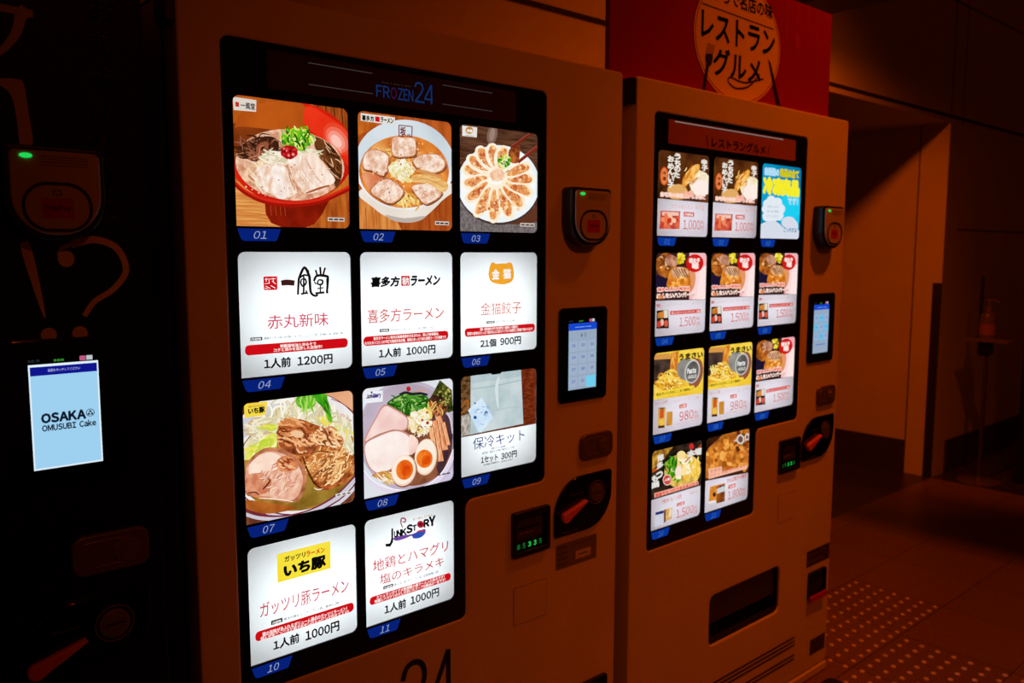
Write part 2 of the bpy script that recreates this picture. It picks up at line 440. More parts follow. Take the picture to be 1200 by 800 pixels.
def art_white_bowl(c):
    c.P([(0, 0), (661, 0), (661, 800), (0, 800)], ink((150, 62, 16), (190, 92, 34), 26, (4, 1, .5)))
    c.P([(30, 560), (250, 660), (320, 790), (30, 790)], ink((196, 106, 40), (222, 146, 72), 30, (4, 1, .6)), 0)
    c.P([(30, 40), (250, 60), (160, 120), (30, 190)], WOODO)
    for x in (85, 150, 215): c.S([(x, 640), (x+10, 780)], 4, ink((140, 62, 18)), .2)
    c.P([(60, 520), (140, 640), (235, 700), (330, 728), (420, 715), (470, 680), (560, 590), (640, 480)], ink((226, 214, 200), (244, 236, 226), 8), 4)
    c.P([(210, 680), (260, 716), (340, 728), (420, 714), (460, 684), (330, 700)], ink((188, 176, 166)), 4)
    c.E(328, 365, 312, 282, ink((222, 228, 232), (248, 250, 250), 8))
    c.E(326, 330, 300, 246, ink((188, 202, 212), (216, 226, 232), 7))
    c.E(326, 408, 280, 228, ink((190, 92, 24), (238, 146, 60), 34))
    c.P([(60, 380), (130, 250), (250, 200), (240, 320), (220, 440), (110, 520)], ink((206, 112, 40), (240, 172, 96), 26), 5)
    c.P([(66, 420), (200, 440), (180, 500), (110, 520)], ink((214, 116, 74), (236, 160, 116), 30), 4)
    c.strands(36, 330, 300, 210, 50, 50, 8, [NOODLE, NOODLE2, ink((236, 180, 96))], (0, 180), 1)
    c.strands(30, 350, 590, 70, 34, 70, 14, [ink((248, 226, 150)), NOODLE, NOODLE2], (30, 120), .9)
    def slice_(pts, ring):
        c.P([(x+3, y+8) for x, y in pts], BRN2, 4); c.P(pts, ring, 4)
        cx = sum(p[0] for p in pts)/len(pts); cy = sum(p[1] for p in pts)/len(pts)
        c.P([(cx+(x-cx)*.9, cy+(y-cy)*.9) for x, y in pts], ink((224, 168, 134), (255, 238, 222), 95), 4)
        for k in range(26):
            a = c.rng.uniform(0, 6.28); r = c.rng.random()*.7; p = pts[c.rng.randrange(len(pts))]
            x, y = cx+(p[0]-cx)*r, cy+(p[1]-cy)*r; c.S([(x-13, y+c.rng.uniform(-9, 9)), (x+13, y+c.rng.uniform(-9, 9))], 3, c.rng.choice([ink((200, 130, 104)), FATW, ink((176, 104, 78))]), .7, 1)
    rim = ink((168, 88, 50), (226, 158, 116), 80)
    slice_([(250, 196), (320, 190), (396, 200), (402, 300), (330, 318), (252, 306)], rim)
    slice_([(75, 300), (140, 266), (236, 310), (205, 436), (130, 410), (66, 388)], rim)
    slice_([(378, 330), (440, 296), (550, 300), (590, 372), (520, 416), (430, 400), (384, 365)], rim)
    slice_([(110, 525), (215, 445), (330, 530), (250, 612), (170, 580)], rim)
    slice_([(368, 500), (440, 480), (520, 484), (566, 545), (470, 614), (400, 560)], rim)
    c.P([(370, 470), (385, 430), (480, 425), (596, 478), (570, 536), (480, 485)], ink((226, 170, 92), (244, 204, 136), 40, (1, 1, 4)), 4)
    c.S([(380, 462), (470, 455), (580, 505)], 4, ink((190, 128, 60)))
    c.S([(400, 400), (480, 415), (560, 445)], 22, ink((214, 150, 90)), .5)
    c.blobs(46, 306, 398, 68, 56, 12, 26, [ink((250, 246, 220)), ink((240, 232, 180)), ink((232, 214, 140)), FATW])
    c.strands(44, 306, 398, 68, 56, 50, 7, [ink((252, 250, 232)), ink((226, 208, 140)), ink((244, 236, 200))], (0, 180), 1)
    c.blobs(10, 340, 470, 30, 26, 8, 14, [ink((236, 220, 140)), ink((240, 232, 190))])
    c.blobs(70, 326, 410, 250, 200, 2, 6, [ink((255, 232, 180)), ink((255, 214, 140)), ink((150, 64, 16)), FATW])
    # stamp on the bowl
    st = ink((120, 36, 36))
    for a, b in (((292, 118), (374, 126)), ((292, 118), (293, 186)), ((374, 126), (372, 196)), ((293, 184), (322, 188))): c.S([a, b], 6, st, 0, 1)
    c.T('坂', (300, 128), (300, 180), (334, 132), st, .03); c.T('内', (344, 172), (344, 192), (364, 176), st, .03)
    c.P([(54, 44), (268, 70), (262, 118), (54, 92)], ink((228, 224, 216)))
    c.T('喜多方', (62, 56), (62, 88), (136, 66), K, .04); c.box((144, 64), (144, 96), (172, 68), RED); c.T('ラーメン', (178, 68), (178, 100), (258, 84), K, .04, .15)
    caption(c, (516, 716), (516, 740), (604, 720))

def art_gyoza(c):
    c.P([(0, 0), (603, 0), (603, 800), (0, 800)], ink((66, 36, 22), (104, 66, 46), 36, (.6, 1, 5)))
    c.P([(0, 560), (603, 600), (603, 800), (0, 800)], ink((92, 82, 84), (134, 124, 124), 260, (1, 1, .6)))
    c.P([(300, 690), (480, 640), (603, 560), (603, 680), (420, 720)], ink((96, 52, 34)), 3)
    c.E(256, 110, 34, 70, ink((128, 98, 86)), 10); c.E(256, 110, 18, 46, ink((156, 128, 116)), 10)
    c.E(300, 462, 276, 262, ink((70, 50, 44))); c.E(298, 444, 276, 264, ink((222, 232, 238), (246, 250, 252), 8)); c.E(294, 432, 250, 236, WH)
    gy = [(-2.9, 1), (-2.55, 1), (-2.15, 1), (-1.75, .95), (-1.35, .9), (2.9, 1), (2.45, 1.1), (2.05, 1.28), (1.65, 1.3), (1.25, 1.24), (.85, 1.15), (.45, 1.1), (.05, 1.05), (-.35, 1)]
    gold = ink((214, 108, 44), (252, 214, 158), 90, c3=(238, 164, 92)); gold2 = ink((190, 82, 36), (240, 168, 104), 100)
    for a, s in gy:
        ca, sa = math.cos(a), math.sin(a); qx, qy = -sa, ca
        cx, cy = 288+ca*138*s, 396+sa*138*s
        def pt(l, w): return (cx+ca*l*s*1.12+qx*w*1.12, cy+sa*l*s*1.12+qy*w*1.12)
        c.P([pt(-88, 6), pt(-40, -34), pt(40, -44), pt(92, -12), pt(80, 30), pt(0, 40), pt(-60, 34)], ink((250, 232, 200), (255, 246, 228), 60), 4)
        c.P([pt(-64, 8), pt(-30, -16), pt(36, -26), pt(76, -4), pt(66, 24), pt(0, 30), pt(-44, 24)], gold, 4)
        c.P([pt(-30, 6), pt(0, -12), pt(40, -16), pt(58, 2), pt(40, 16), pt(0, 20)], gold2, 4)
        for k in range(5): c.S([pt(-70+k*30, -26-c.rng.random()*12), pt(-60+k*30, -8)], 5, ink((255, 240, 214)), .5, 1)
        c.blobs(7, cx, cy, 50, 24, 3, 7, [ink((190, 84, 40)), ink((255, 236, 204)), ink((176, 70, 36))])
    c.E(290, 385, 52, 44, ink((250, 226, 196), (240, 180, 140), 80), 0, 30, .1)
    c.blobs(22, 280, 610, 170, 40, 6, 18, [ink((226, 146, 80)), ink((250, 214, 160)), ink((206, 104, 52))])
    c.P([(370, 210), (435, 180), (440, 240), (425, 300), (370, 290)], ink((110, 44, 16), (200, 110, 50), 70), 4)
    c.blobs(34, 335, 286, 38, 44, 8, 18, [GR2, GR3, ink((150, 196, 60)), ink((226, 232, 150)), GR1])
    c.strands(18, 335, 286, 36, 44, 26, 6, [GRD, GR1, ink((236, 240, 190))])
    c.P([(372, 190), (500, 98), (524, 106), (384, 204)], ink((116, 36, 24)), 0); c.P([(425, 285), (556, 178), (560, 202), (432, 306)], ink((126, 40, 26)), 0)
    c.S([(376, 190), (504, 98)], 4, ink((170, 80, 60)), 0, 1); c.S([(428, 284), (556, 180)], 4, ink((176, 84, 64)), 0, 1)
    c.S([(345, 365), (368, 350)], 12, BRN, .6, 1)
    c.P([(52, 50), (153, 62), (150, 130), (52, 120)], ink((232, 228, 222)))
    c.E(100, 82, 26, 24, ink((190, 128, 30)), 0, 18); c.T('金猫', (82, 72), (82, 92), (120, 76), WH, .03); c.box((74, 114), (74, 117), (130, 118), GREY)
    caption(c, (443, 708), (443, 732), (540, 712))

def art_pork_ramen(c):
    c.P([(0, 0), (670, 0), (670, 800), (0, 800)], ink((96, 46, 28), (136, 74, 48), 24, (4, 1, .6)))
    c.P([(400, 40), (660, 30), (660, 220), (500, 90)], ink((222, 156, 116), (236, 176, 136), 12))
    c.E(330, 390, 392, 352, ink((214, 212, 222)), -14); c.E(328, 380, 388, 342, ink((110, 40, 60)), -14)
    c.E(328, 378, 382, 336, ink((232, 226, 228), (248, 244, 240), 10), -14)
    c.P([(36, 200), (120, 150), (230, 110), (300, 120), (250, 200), (120, 250), (36, 300)], ink((206, 206, 220)), 4)
    c.S([(36, 262), (90, 222), (150, 180), (200, 160)], 4, ink((170, 40, 40))); c.S([(120, 218), (148, 196)], 16, ink((200, 110, 96)), .2, 1)
    for a, b in (((575, 165), (630, 205)), ((572, 190), (628, 232)), ((575, 165), (572, 190)), ((584, 178), (624, 208))): c.S([a, b], 4, ink((196, 70, 66)), 0, 1)
    c.S([(520, 85), (580, 110), (640, 155)], 4, ink((150, 30, 50)), 0)
    c.E(335, 430, 335, 265, ink((128, 84, 20), (180, 132, 54), 36), -14)
    c.P([(380, 480), (460, 580), (600, 500), (640, 520), (500, 640), (330, 690), (160, 680), (300, 650)], ink((122, 92, 24), (160, 126, 48), 30), 4)
    c.P([(50, 640), (200, 660), (330, 680), (180, 715), (60, 690)], ink((150, 72, 22), (196, 112, 44), 30), 4)
    # sprouts and cabbage
    c.P([(50, 330), (150, 230), (300, 110), (480, 90), (600, 230), (640, 380), (560, 380), (300, 260), (120, 380), (40, 420)], ink((222, 208, 160), (244, 236, 206), 50), 4)
    c.strands(130, 330, 190, 230, 80, 120, 13, [SPROUT, SPR2, ink((250, 246, 230)), ink((226, 214, 170)), ink((206, 190, 140))], (60, 170), .8)
    c.strands(50, 130, 250, 80, 70, 80, 14, [SPROUT, SPR2, ink((236, 226, 190)), ink((210, 180, 140))], (120, 200), .8)
    c.strands(34, 590, 290, 44, 90, 90, 12, [SPROUT, YEL, ink((220, 224, 130)), SPR2], (50, 110), .6)
    c.P([(48, 400), (110, 330), (200, 270), (225, 320), (150, 370), (70, 420)], ink((206, 212, 50), (238, 232, 120), 40), 4)
    c.strands(26, 130, 345, 80, 44, 70, 12, [YEL, ink((190, 214, 50)), ink((245, 245, 180)), GR3], (110, 170), .6)
    c.strands(14, 175, 240, 40, 12, 60, 12, [YEL, GR3], (-20, 20))
    c.strands(12, 490, 205, 30, 20, 50, 12, [YEL, ink((240, 210, 90))], (40, 90))
    # greens
    c.P([(335, 70), (425, 58), (430, 120), (380, 140), (332, 120)], ink((70, 160, 30), (130, 200, 60), 40), 4)
    c.P([(420, 62), (490, 58), (500, 110), (525, 200), (505, 208), (478, 140), (440, 100)], ink((40, 150, 20), (96, 190, 40), 40), 4)
    c.strands(16, 385, 105, 40, 30, 70, 9, [GR2, ink((170, 220, 100)), GR1], (70, 110), .4); c.strands(10, 490, 130, 16, 50, 80, 8, [GRD, GR2, GR1], (60, 80), .3)
    # big shredded pork
    c.P([(228, 240), (270, 200), (350, 196), (430, 225), (520, 260), (580, 310), (575, 380), (640, 400), (635, 500), (560, 560), (470, 585), (415, 545), (380, 470), (300, 400), (230, 345)], MEATB, 4)
    c.P([(240, 300), (300, 260), (420, 290), (470, 330), (400, 385), (320, 390), (240, 350)], ink((96, 36, 14), (186, 100, 56), 60), 4)
    c.strands(80, 330, 290, 100, 70, 60, 12, [ink((226, 150, 96)), ink((190, 100, 50)), ink((120, 52, 20)), ink((244, 186, 130)), ink((160, 76, 36))], (-30, 60), 1)
    c.strands(130, 500, 440, 115, 90, 80, 10, [ink((244, 196, 130)), ink((206, 130, 66)), ink((150, 82, 34)), ink((252, 218, 160)), ink((226, 158, 90)), ink((186, 108, 50))], (100, 160), .6)
    c.strands(50, 490, 300, 80, 44, 60, 12, [ink((246, 196, 140)), ink((214, 136, 80)), ink((140, 66, 30)), ink((252, 222, 180))], (-20, 60), .9)
    c.strands(26, 300, 215, 60, 22, 50, 14, [ink((236, 170, 110)), ink((206, 126, 70))], (-10, 60))
    c.E(330, 275, 36, 20, ink((240, 196, 150)), 10, 20, .1)
    c.S([(360, 400), (380, 460), (420, 540), (470, 582)], 10, ink((80, 32, 10)), .5)
    c.S([(400, 385), (450, 370), (520, 380)], 6, ink((110, 56, 24))); c.S([(420, 570), (440, 580), (466, 576)], 6, FATW)
    c.blobs(60, 480, 400, 130, 150, 2, 7, [ink((255, 226, 176)), ink((110, 40, 12)), ink((252, 206, 140))])
    # round pork slice
    c.P([(46, 470), (60, 430), (120, 370), (180, 350), (260, 362), (340, 420), (380, 500), (372, 580), (320, 650), (200, 640), (100, 622), (46, 600)], ink((150, 84, 48), (216, 140, 100), 50), 4)
    c.P([(50, 480), (66, 445), (125, 390), (180, 372), (250, 384), (325, 436), (358, 505), (350, 575), (306, 636), (200, 626), (100, 606), (50, 590)], ink((226, 160, 130), (246, 206, 182), 60), 4)
    c.P([(80, 430), (170, 380), (240, 400), (220, 470), (150, 480), (70, 500)], ink((246, 212, 190), (255, 230, 212), 50), 4)
    c.P([(46, 510), (140, 490), (190, 530), (160, 600), (60, 605)], ink((196, 104, 66), (228, 158, 122), 70), 4)
    c.S([(150, 512), (180, 530), (160, 560), (130, 590)], 8, ink((80, 30, 16)), .6); c.S([(215, 530), (228, 508)], 11, ink((60, 24, 14)), .6, 1); c.S([(60, 600), (100, 596), (120, 610)], 8, ink((110, 44, 22)))
    c.strands(60, 210, 520, 120, 90, 44, 5, [ink((212, 140, 112)), ink((250, 220, 200)), ink((196, 120, 92))], (100, 170), .6)
    c.P([(220, 420), (270, 395), (330, 430), (325, 470), (250, 482), (222, 460)], ink((190, 90, 50), (236, 160, 106), 70), 4)
    c.strands(18, 275, 440, 40, 26, 40, 8, [ink((150, 60, 30)), ink((246, 190, 140))], (0, 60)); c.S([(120, 628), (210, 632), (306, 646)], 7, ink((250, 230, 210)))
    # front rim
    c.S([(46, 690), (130, 718), (260, 724), (400, 690), (540, 610), (646, 500)], 9, ink((120, 30, 60)), 0)
    c.S([(46, 716), (130, 738), (260, 738), (400, 704), (540, 628), (648, 520)], 20, ink((206, 198, 212)), 0)
    c.P([(40, 112), (168, 98), (160, 170), (44, 190)], ink((246, 216, 70)))
    c.T('ガッツリ', (66, 122), (66, 134), (112, 118), K, .02); c.T('ラーメン', (116, 118), (116, 130), (146, 114), ink((190, 80, 20)), .02); c.T('いち豚', (64, 138), (64, 168), (152, 134), K, .05)
    c.P([(536, 604), (622, 586), (624, 602), (538, 620)], ink((225, 220, 212)))
    for x in (545, 574, 600): c.S([(x, 611-(x-545)*.2), (x+18, 607-(x-545)*.2)], 6, ink((50, 40, 40)), 0, 1)

def art_egg_ramen(c):
    c.P([(0, 0), (621, 0), (621, 800), (0, 800)], ink((216, 222, 228), (236, 236, 240), 6))
    c.P([(330, 690), (500, 600), (600, 560), (600, 700), (350, 760)], ink((206, 196, 222)), 3)
    c.E(322, 385, 318, 342, ink((190, 176, 198)), 0, 60); c.E(318, 368, 306, 322, ink((182, 170, 190), (206, 194, 208), 8), 0, 60)
    c.E(318, 372, 300, 306, ink((176, 160, 178), (198, 184, 200), 9), 0, 60)
    c.E(330, 425, 258, 268, ink((96, 50, 34), (150, 90, 60), 40), 0, 60)
    c.P([(470, 230), (560, 260), (590, 380), (560, 520), (500, 620), (470, 420)], ink((58, 36, 46), (96, 62, 66), 30), 4)
    c.S([(540, 200), (575, 280), (588, 370)], 7, ink((220, 214, 226)), .3)
    # scallion heap
    c.P([(185, 190), (250, 140), (340, 118), (430, 140), (450, 190), (400, 230), (310, 260), (240, 220)], GRD, 4)
    c.strands(150, 325, 180, 120, 50, 48, 11, [GRD, GR1, ink((36, 110, 20)), ink((90, 150, 60)), ink((160, 196, 110)), ink((24, 70, 16)), ink((70, 140, 40))], (0, 180), .6)
    c.S([(262, 132), (300, 118), (340, 128), (390, 122), (436, 132)], 16, ink((40, 30, 40)), .2)
    c.E(318, 96, 14, 16, ink((190, 30, 30)), 0, 14); c.S([(360, 104), (430, 106)], 8, ink((220, 150, 90)), .2, 1)
    # seaweed
    c.P([(512, 38), (585, 100), (592, 230), (560, 240), (500, 180), (446, 160), (480, 100)], ink((34, 40, 12), (110, 116, 44), 90, c3=(70, 74, 20)), 0)
    c.P([(450, 150), (520, 130), (560, 200), (540, 250), (470, 230), (440, 190)], ink((46, 20, 18), (104, 66, 40), 70), 4)
    c.blobs(40, 535, 130, 42, 66, 4, 10, [ink((150, 150, 70)), ink((90, 96, 30)), ink((196, 180, 100)), ink((30, 34, 10))])
    # bamboo shoots
    for i, (a, b, w) in enumerate([((500, 260), (540, 470), 42), ((475, 290), (515, 540), 36), ((455, 330), (480, 520), 34), ((530, 300), (560, 440), 26)]):
        c.S([a, b], w+8, BRN2, .1, 1); c.S([a, b], w, ink((224, 130, 80), (246, 186, 138), 50, (3, 1, 1)), .1, 1)
        c.S([(a[0]-6, a[1]+10), (b[0]-6, b[1]-10)], 5, ink((250, 206, 160)), .5, 1)
    c.strands(30, 480, 220, 60, 40, 60, 9, [ink((214, 130, 70)), ink((240, 180, 110)), ink((176, 100, 40)), ink((226, 200, 110))], (60, 140), .6)
    # chopped onion
    c.blobs(70, 385, 300, 68, 66, 10, 22, [FATW, ink((250, 244, 226)), ink((242, 226, 180)), ink((236, 214, 140))]); c.blobs(14, 425, 250, 30, 34, 8, 18, [YEL, ink((240, 210, 110)), ink((250, 236, 180))])
    c.strands(50, 385, 310, 74, 76, 36, 7, [WH, ink((246, 232, 196)), ink((226, 196, 120)), FATW])
    c.E(432, 305, 9, 10, ink((170, 30, 20)), 0, 12); c.E(400, 288, 7, 8, ink((150, 40, 24)), 0, 12); c.E(376, 347, 9, 7, ink((176, 90, 40)), 0, 12); c.E(430, 240, 7, 8, ink((190, 70, 40)), 0, 12)
    # chashu slices
    c.P([(45, 405), (110, 280), (162, 196), (230, 216), (300, 262), (316, 300), (300, 350), (200, 370), (60, 430)], ink((206, 140, 132)), 3)
    c.P([(56, 398), (115, 285), (166, 206), (228, 226), (296, 270), (308, 300), (292, 345), (200, 362), (66, 418)], ink((240, 200, 194), (252, 226, 218), 26), 3)
    c.P([(45, 440), (120, 385), (230, 348), (310, 370), (340, 430), (330, 500), (250, 560), (200, 600), (120, 620), (60, 560)], ink((200, 140, 124)), 4)
    c.P([(50, 446), (124, 396), (230, 358), (304, 380), (330, 432), (322, 498), (245, 552), (196, 594), (120, 612), (66, 556)], ink((246, 222, 214), (255, 246, 240), 24), 4)
    c.S([(45, 436), (120, 384), (230, 346)], 4, ink((160, 100, 80)))
    c.P([(320, 380), (372, 410), (366, 470), (320, 500)], ink((244, 200, 188), (255, 226, 214), 30), 3)
    c.P([(90, 625), (190, 600), (230, 640), (220, 670), (130, 650)], ink((170, 92, 40), (220, 160, 90), 50), 3); c.strands(30, 190, 640, 60, 26, 60, 9, [NOODLE, NOODLE2, FATW, ink((190, 110, 50))], (10, 70))
    # eggs
    for (x, y, rx, ry, rot, yx, yy, yr, ys) in ((420, 514, 68, 112, 8, 412, 525, 48, 54), (284, 598, 74, 96, 14, 290, 594, 50, 60)):
        c.E(x+4, y+6, rx+4, ry+4, ink((150, 90, 60)), rot); c.E(x, y, rx, ry, ink((244, 214, 190)), rot); c.E(x-2, y-4, rx-7, ry-8, ink((252, 238, 222)), rot)
        c.E(yx, yy, yr+3, ys+3, ink((246, 170, 96)), rot); c.E(yx, yy, yr, ys, ink((226, 84, 14), (244, 130, 40), 50), rot)
        c.E(yx+10, yy+8, yr*.55, ys*.55, ink((214, 66, 8), (232, 100, 20), 50), rot)
    # front rim
    c.S([(40, 620), (110, 690), (220, 730), (340, 732), (450, 690), (540, 600), (596, 480)], 26, ink((226, 216, 234)), 0)
    c.S([(40, 600), (110, 672), (220, 712), (340, 714), (450, 672), (535, 585), (590, 465)], 6, ink((250, 246, 252)), 0)
    c.P([(44, 118), (158, 108), (156, 176), (44, 190)], ink((236, 238, 246)))
    c.T('JunkStory', (56, 132), (56, 166), (146, 122), ink((30, 20, 60)), .05, .2); c.E(112, 144, 20, 9, ink((90, 60, 150)), -10, 14); c.E(88, 120, 6, 6, ink((60, 40, 80)), 0, 10)
    for x in (488, 520, 546): c.S([(x, 626-(x-488)*.2), (x+22, 621-(x-488)*.2)], 8, ink((50, 44, 60)), 0, 1)

def art_cool_kit(c):
    ph = [(0, 0), (591, 0), (591, 395), (0, 512)]
    c.P(ph, ink((84, 36, 14), (124, 62, 28), 30, (3, 1, 3)))
    c.P([(440, 20), (591, 0), (591, 395), (440, 424)], ink((86, 26, 8), (128, 52, 22), 40, (2, 1, 5)))
    c.P([(30, 60), (130, 60), (120, 482), (30, 502)], ink((60, 36, 18), (130, 92, 52), 50, (2, 1, 4)))
    c.S([(45, 340), (90, 300), (88, 250), (45, 300)], 14, ink((160, 92, 36)), .2); c.P([(40, 360), (105, 340), (110, 480), (40, 500)], ink((130, 120, 106), (206, 200, 190), 120, (3, 1, 1)))
    c.P([(112, 86), (450, 36), (466, 404), (108, 482)], ink((176, 196, 200), (206, 218, 220), 18))
    c.P([(112, 86), (450, 36), (452, 84), (112, 140)], ink((160, 182, 188), (190, 206, 210), 18)); c.S([(112, 176), (280, 150), (456, 108)], 5, ink((150, 172, 178)), .2); c.S([(240, 330), (350, 300), (462, 290)], 4, ink((170, 188, 192)))
    c.S([(300, 90), (285, 170), (295, 300)], 22, ink((214, 226, 228)), .7); c.S([(262, 160), (280, 230)], 9, ink((186, 204, 208)))
    c.P([(92, 318), (186, 230), (262, 368), (180, 468), (160, 462)], ink((196, 222, 244), (222, 238, 250), 60), 0)
    for k in range(12):
        x = c.rng.uniform(125, 225); y = c.rng.uniform(290, 420); c.S([(x, y), (x+22, y+c.rng.uniform(-18, 18))], 6, ink((110, 160, 214)), .3, 1)
    c.E(140, 366, 11, 12, ink((30, 80, 160)), 0, 12); c.E(214, 336, 11, 12, ink((30, 80, 160)), 0, 12); c.E(140, 270, 7, 7, ink((60, 110, 180)), 0, 10); c.E(216, 340, 5, 5, WH, 0, 8)
    c.P([(244, 66), (326, 52), (310, 70), (256, 78)], K)
    c.S([(40, 500), (591, 392)], 3, ink((90, 60, 50)), 0, 1)
    nv = ink((20, 44, 110))
    c.T('保冷キット', (124, 506), (124, 588), (474, 450), nv, -.006)
    c.T('保冷バッグ 保冷剤', (248, 570), (248, 584), (342, 552), SUBK, .01); c.T('保冷剤・保冷バッグ各一枚のセットです', (186, 602), (186, 617), (404, 562), SUBK, .01)
    c.T('1セット', (180, 636), (180, 678), (292, 620), K, .03); c.T('300円', (316, 608), (316, 652), (420, 590), K, .03)
    c.T('保冷時間は2時間程度です', (196, 682), (196, 694), (300, 660), SUBK, .015); c.T('保冷剤は冷凍済み', (312, 660), (312, 670), (394, 640), SUBK, .015)

def banner(c, pl, t1, t2, price, kosu, contents):
    """contents line, red banner with two lines, price line"""
    (btl, bbl, brt) = pl['banner']; c.pill(btl, bbl, brt, RED)
    c.T(t1, *pl['t1'], ink((255, 236, 232)), .03); c.T(t2, *pl['t2'], ink((255, 236, 232)), .03)
    a, b, d = pl['tag']; c.box(a, b, d, K, .0012); h = b[1]-a[1]
    c.T('内容物', (a[0]+h*.35, a[1]+h*.15), (a[0]+h*.35, a[1]+h*.85), (d[0]-h*.35, d[1]), WH, .02)
    c.T(contents, *pl['cont'], SUBK, .006)
    c.T(kosu, *pl['k'], K, .03); c.T(price, *pl['p'], K, .03)

def art_akamaru(c):
    # seal
    c.box((180, 170), (180, 250), (260, 168), RED, .002)
    for a, b in (((188, 186), (252, 182)), ((196, 178), (196, 200)), ((230, 196), (252, 214)), ((188, 212), (210, 210)), ((192, 226), (220, 240)), ((222, 222), (250, 238)), ((212, 190), (214, 212)), ((236, 178), (238, 200)), ((186, 238), (206, 242))):
        c.S([a, b], 5, WH, .3, 1)
    # brush logo
    bk = ink((20, 14, 14)); dk = ink((62, 26, 24))
    c.S([(284, 208), (320, 204), (362, 208)], 34, dk, .12)
    for pts, w in [([(382, 276), (386, 200), (392, 170), (420, 116), (446, 160), (452, 200), (458, 262), (482, 282), (500, 276)], 10), ([(394, 176), (418, 160), (440, 164)], 7), ([(404, 184), (398, 206), (412, 226), (430, 206), (424, 184), (404, 184)], 7),
                   ([(416, 160), (416, 240), (414, 268)], 7), ([(400, 272), (438, 264)], 10), ([(428, 250), (440, 272)], 7), ([(420, 112), (446, 140)], 9),
                   ([(486, 130), (494, 158)], 9), ([(512, 112), (516, 156)], 10), ([(542, 116), (530, 158)], 9), ([(476, 196), (494, 164), (548, 166), (558, 184), (552, 268)], 10), ([(502, 190), (498, 212), (522, 214), (526, 192), (502, 188)], 7), ([(514, 214), (514, 262)], 7), ([(496, 240), (532, 234)], 6), ([(484, 268), (538, 262)], 11), ([(478, 200), (490, 214)], 7), ([(552, 180), (556, 268)], 8)]:
        c.S(pts, w*1.55, bk, .25)
    c.T('赤丸新味', (202, 398), (202, 480), (560, 380), PINK, .006)
    banner(c, dict(banner=((70, 576), (70, 636), (676, 540)), t1=((278, 570), (278, 590), (488, 556)), t2=((240, 594), (240, 614), (524, 574)), tag=((102, 530), (102, 550), (172, 526)), cont=((184, 527), (184, 541), (646, 500)), k=((184, 656), (184, 714), (338, 650)), p=((380, 644), (380, 698), (584, 628))),
           '特製香味油と辛みそで', 'コクと深みを追求した自信作！', '1200円', '1人前', '乾燥スープ×1袋、半生麺×1玉、チャーシュー×2枚、辛味噌×1袋、香油×1袋')
def art_kitakata(c):
    c.T('喜多方', (104, 190), (104, 252), (290, 180), K, .05, .1); c.box((300, 180), (300, 246), (355, 180), RED, .001)
    c.T('坂内', (308, 190), (308, 238), (348, 188), WH, .04); c.T('ラーメン', (364, 182), (364, 244), (552, 180), K, .05, .22)
    c.T('喜多方ラーメン', (80, 402), (80, 492), (578, 380), VERM, .005)
    banner(c, dict(banner=((54, 580), (54, 642), (608, 540)), t1=((120, 582), (120, 602), (546, 548)), t2=((64, 612), (64, 634), (594, 568)), tag=((160, 530), (160, 550), (222, 526)), cont=((232, 530), (232, 544), (508, 510)), k=((156, 662), (156, 720), (298, 650)), p=((336, 650), (336, 704), (522, 634))),
           '喜多方ラーメン坂内は福島県喜多方生まれの、澄んだ豚骨醤油、', 'もちもちシコシコの平打ち熟成多加水麺、香味のあっさり味の透明スープが特徴です', '1000円', '1人前', '半生めん×1玉、スープ×1袋、焼豚×60g')
def art_kinneko(c):
    c.P([(250, 108), (262, 100), (290, 110), (330, 106), (352, 108), (376, 100), (394, 108), (406, 150), (408, 200), (390, 236), (340, 254), (290, 250), (250, 232), (234, 190), (238, 150)], ink((236, 158, 34), (246, 176, 56), 12), 4)
    c.T('金', (258, 150), (258, 218), (308, 148), WH, .03); c.T('猫', (336, 146), (336, 214), (388, 142), WH, .03)
    c.T('キンネコギョウザ', (230, 276), (230, 290), (400, 274), GREY, 0)
    c.T('金猫餃子', (178, 386), (178, 474), (460, 376), ink((206, 96, 74)), -.004)
    banner(c, dict(banner=((68, 566), (68, 626), (556, 530)), t1=((176, 562), (176, 582), (440, 548)), t2=((86, 592), (86, 614), (540, 562)), tag=((218, 514), (218, 532), (276, 510)), cont=((282, 510), (282, 524), (414, 502)), k=((178, 646), (178, 700), (286, 640)), p=((316, 632), (316, 686), (458, 624))),
           '国産・無添加素材の手作り餃子専門店「金猫餃子」の看板餃子。', '野菜の旨味をたっぷり詰め込んだ皮のパリもち食感をご家庭で味わえます', '900円', '21個', '餃子×21個、たれ×3袋')
def art_ichibuta(c):
    c.P([(186, 194), (456, 124), (458, 262), (190, 338)], ink((246, 218, 36), (250, 230, 70), 8))
    c.T('ガッツリ', (224, 206), (224, 234), (330, 184), K, .03); c.T('ラーメン', (336, 178), (336, 206), (428, 162), ink((214, 50, 20)), .03)
    c.T('いち豚', (224, 252), (224, 310), (430, 204), K, .06)
    c.T('ガッツリ豚ラーメン', (98, 446), (98, 522), (548, 340), ink((196, 40, 60)), .004)
    banner(c, dict(banner=((74, 594), (74, 644), (574, 440)), t1=((112, 594), (112, 616), (540, 458)), t2=((102, 618), (102, 640), (548, 478)), tag=((156, 534), (156, 556), (214, 518)), cont=((222, 518), (222, 532), (500, 434)), k=((168, 636), (168, 684), (298, 598)), p=((332, 584), (332, 634), (500, 536))),
           '豚の旨味があふれるボリューム満点のガッツリラーメン！', '刻んだ生ニンニクと茹でモヤシのトッピングがオススメ!!', '1000円', '1人前', '極太中華めん、スープ×1袋、豚肉×2枚')
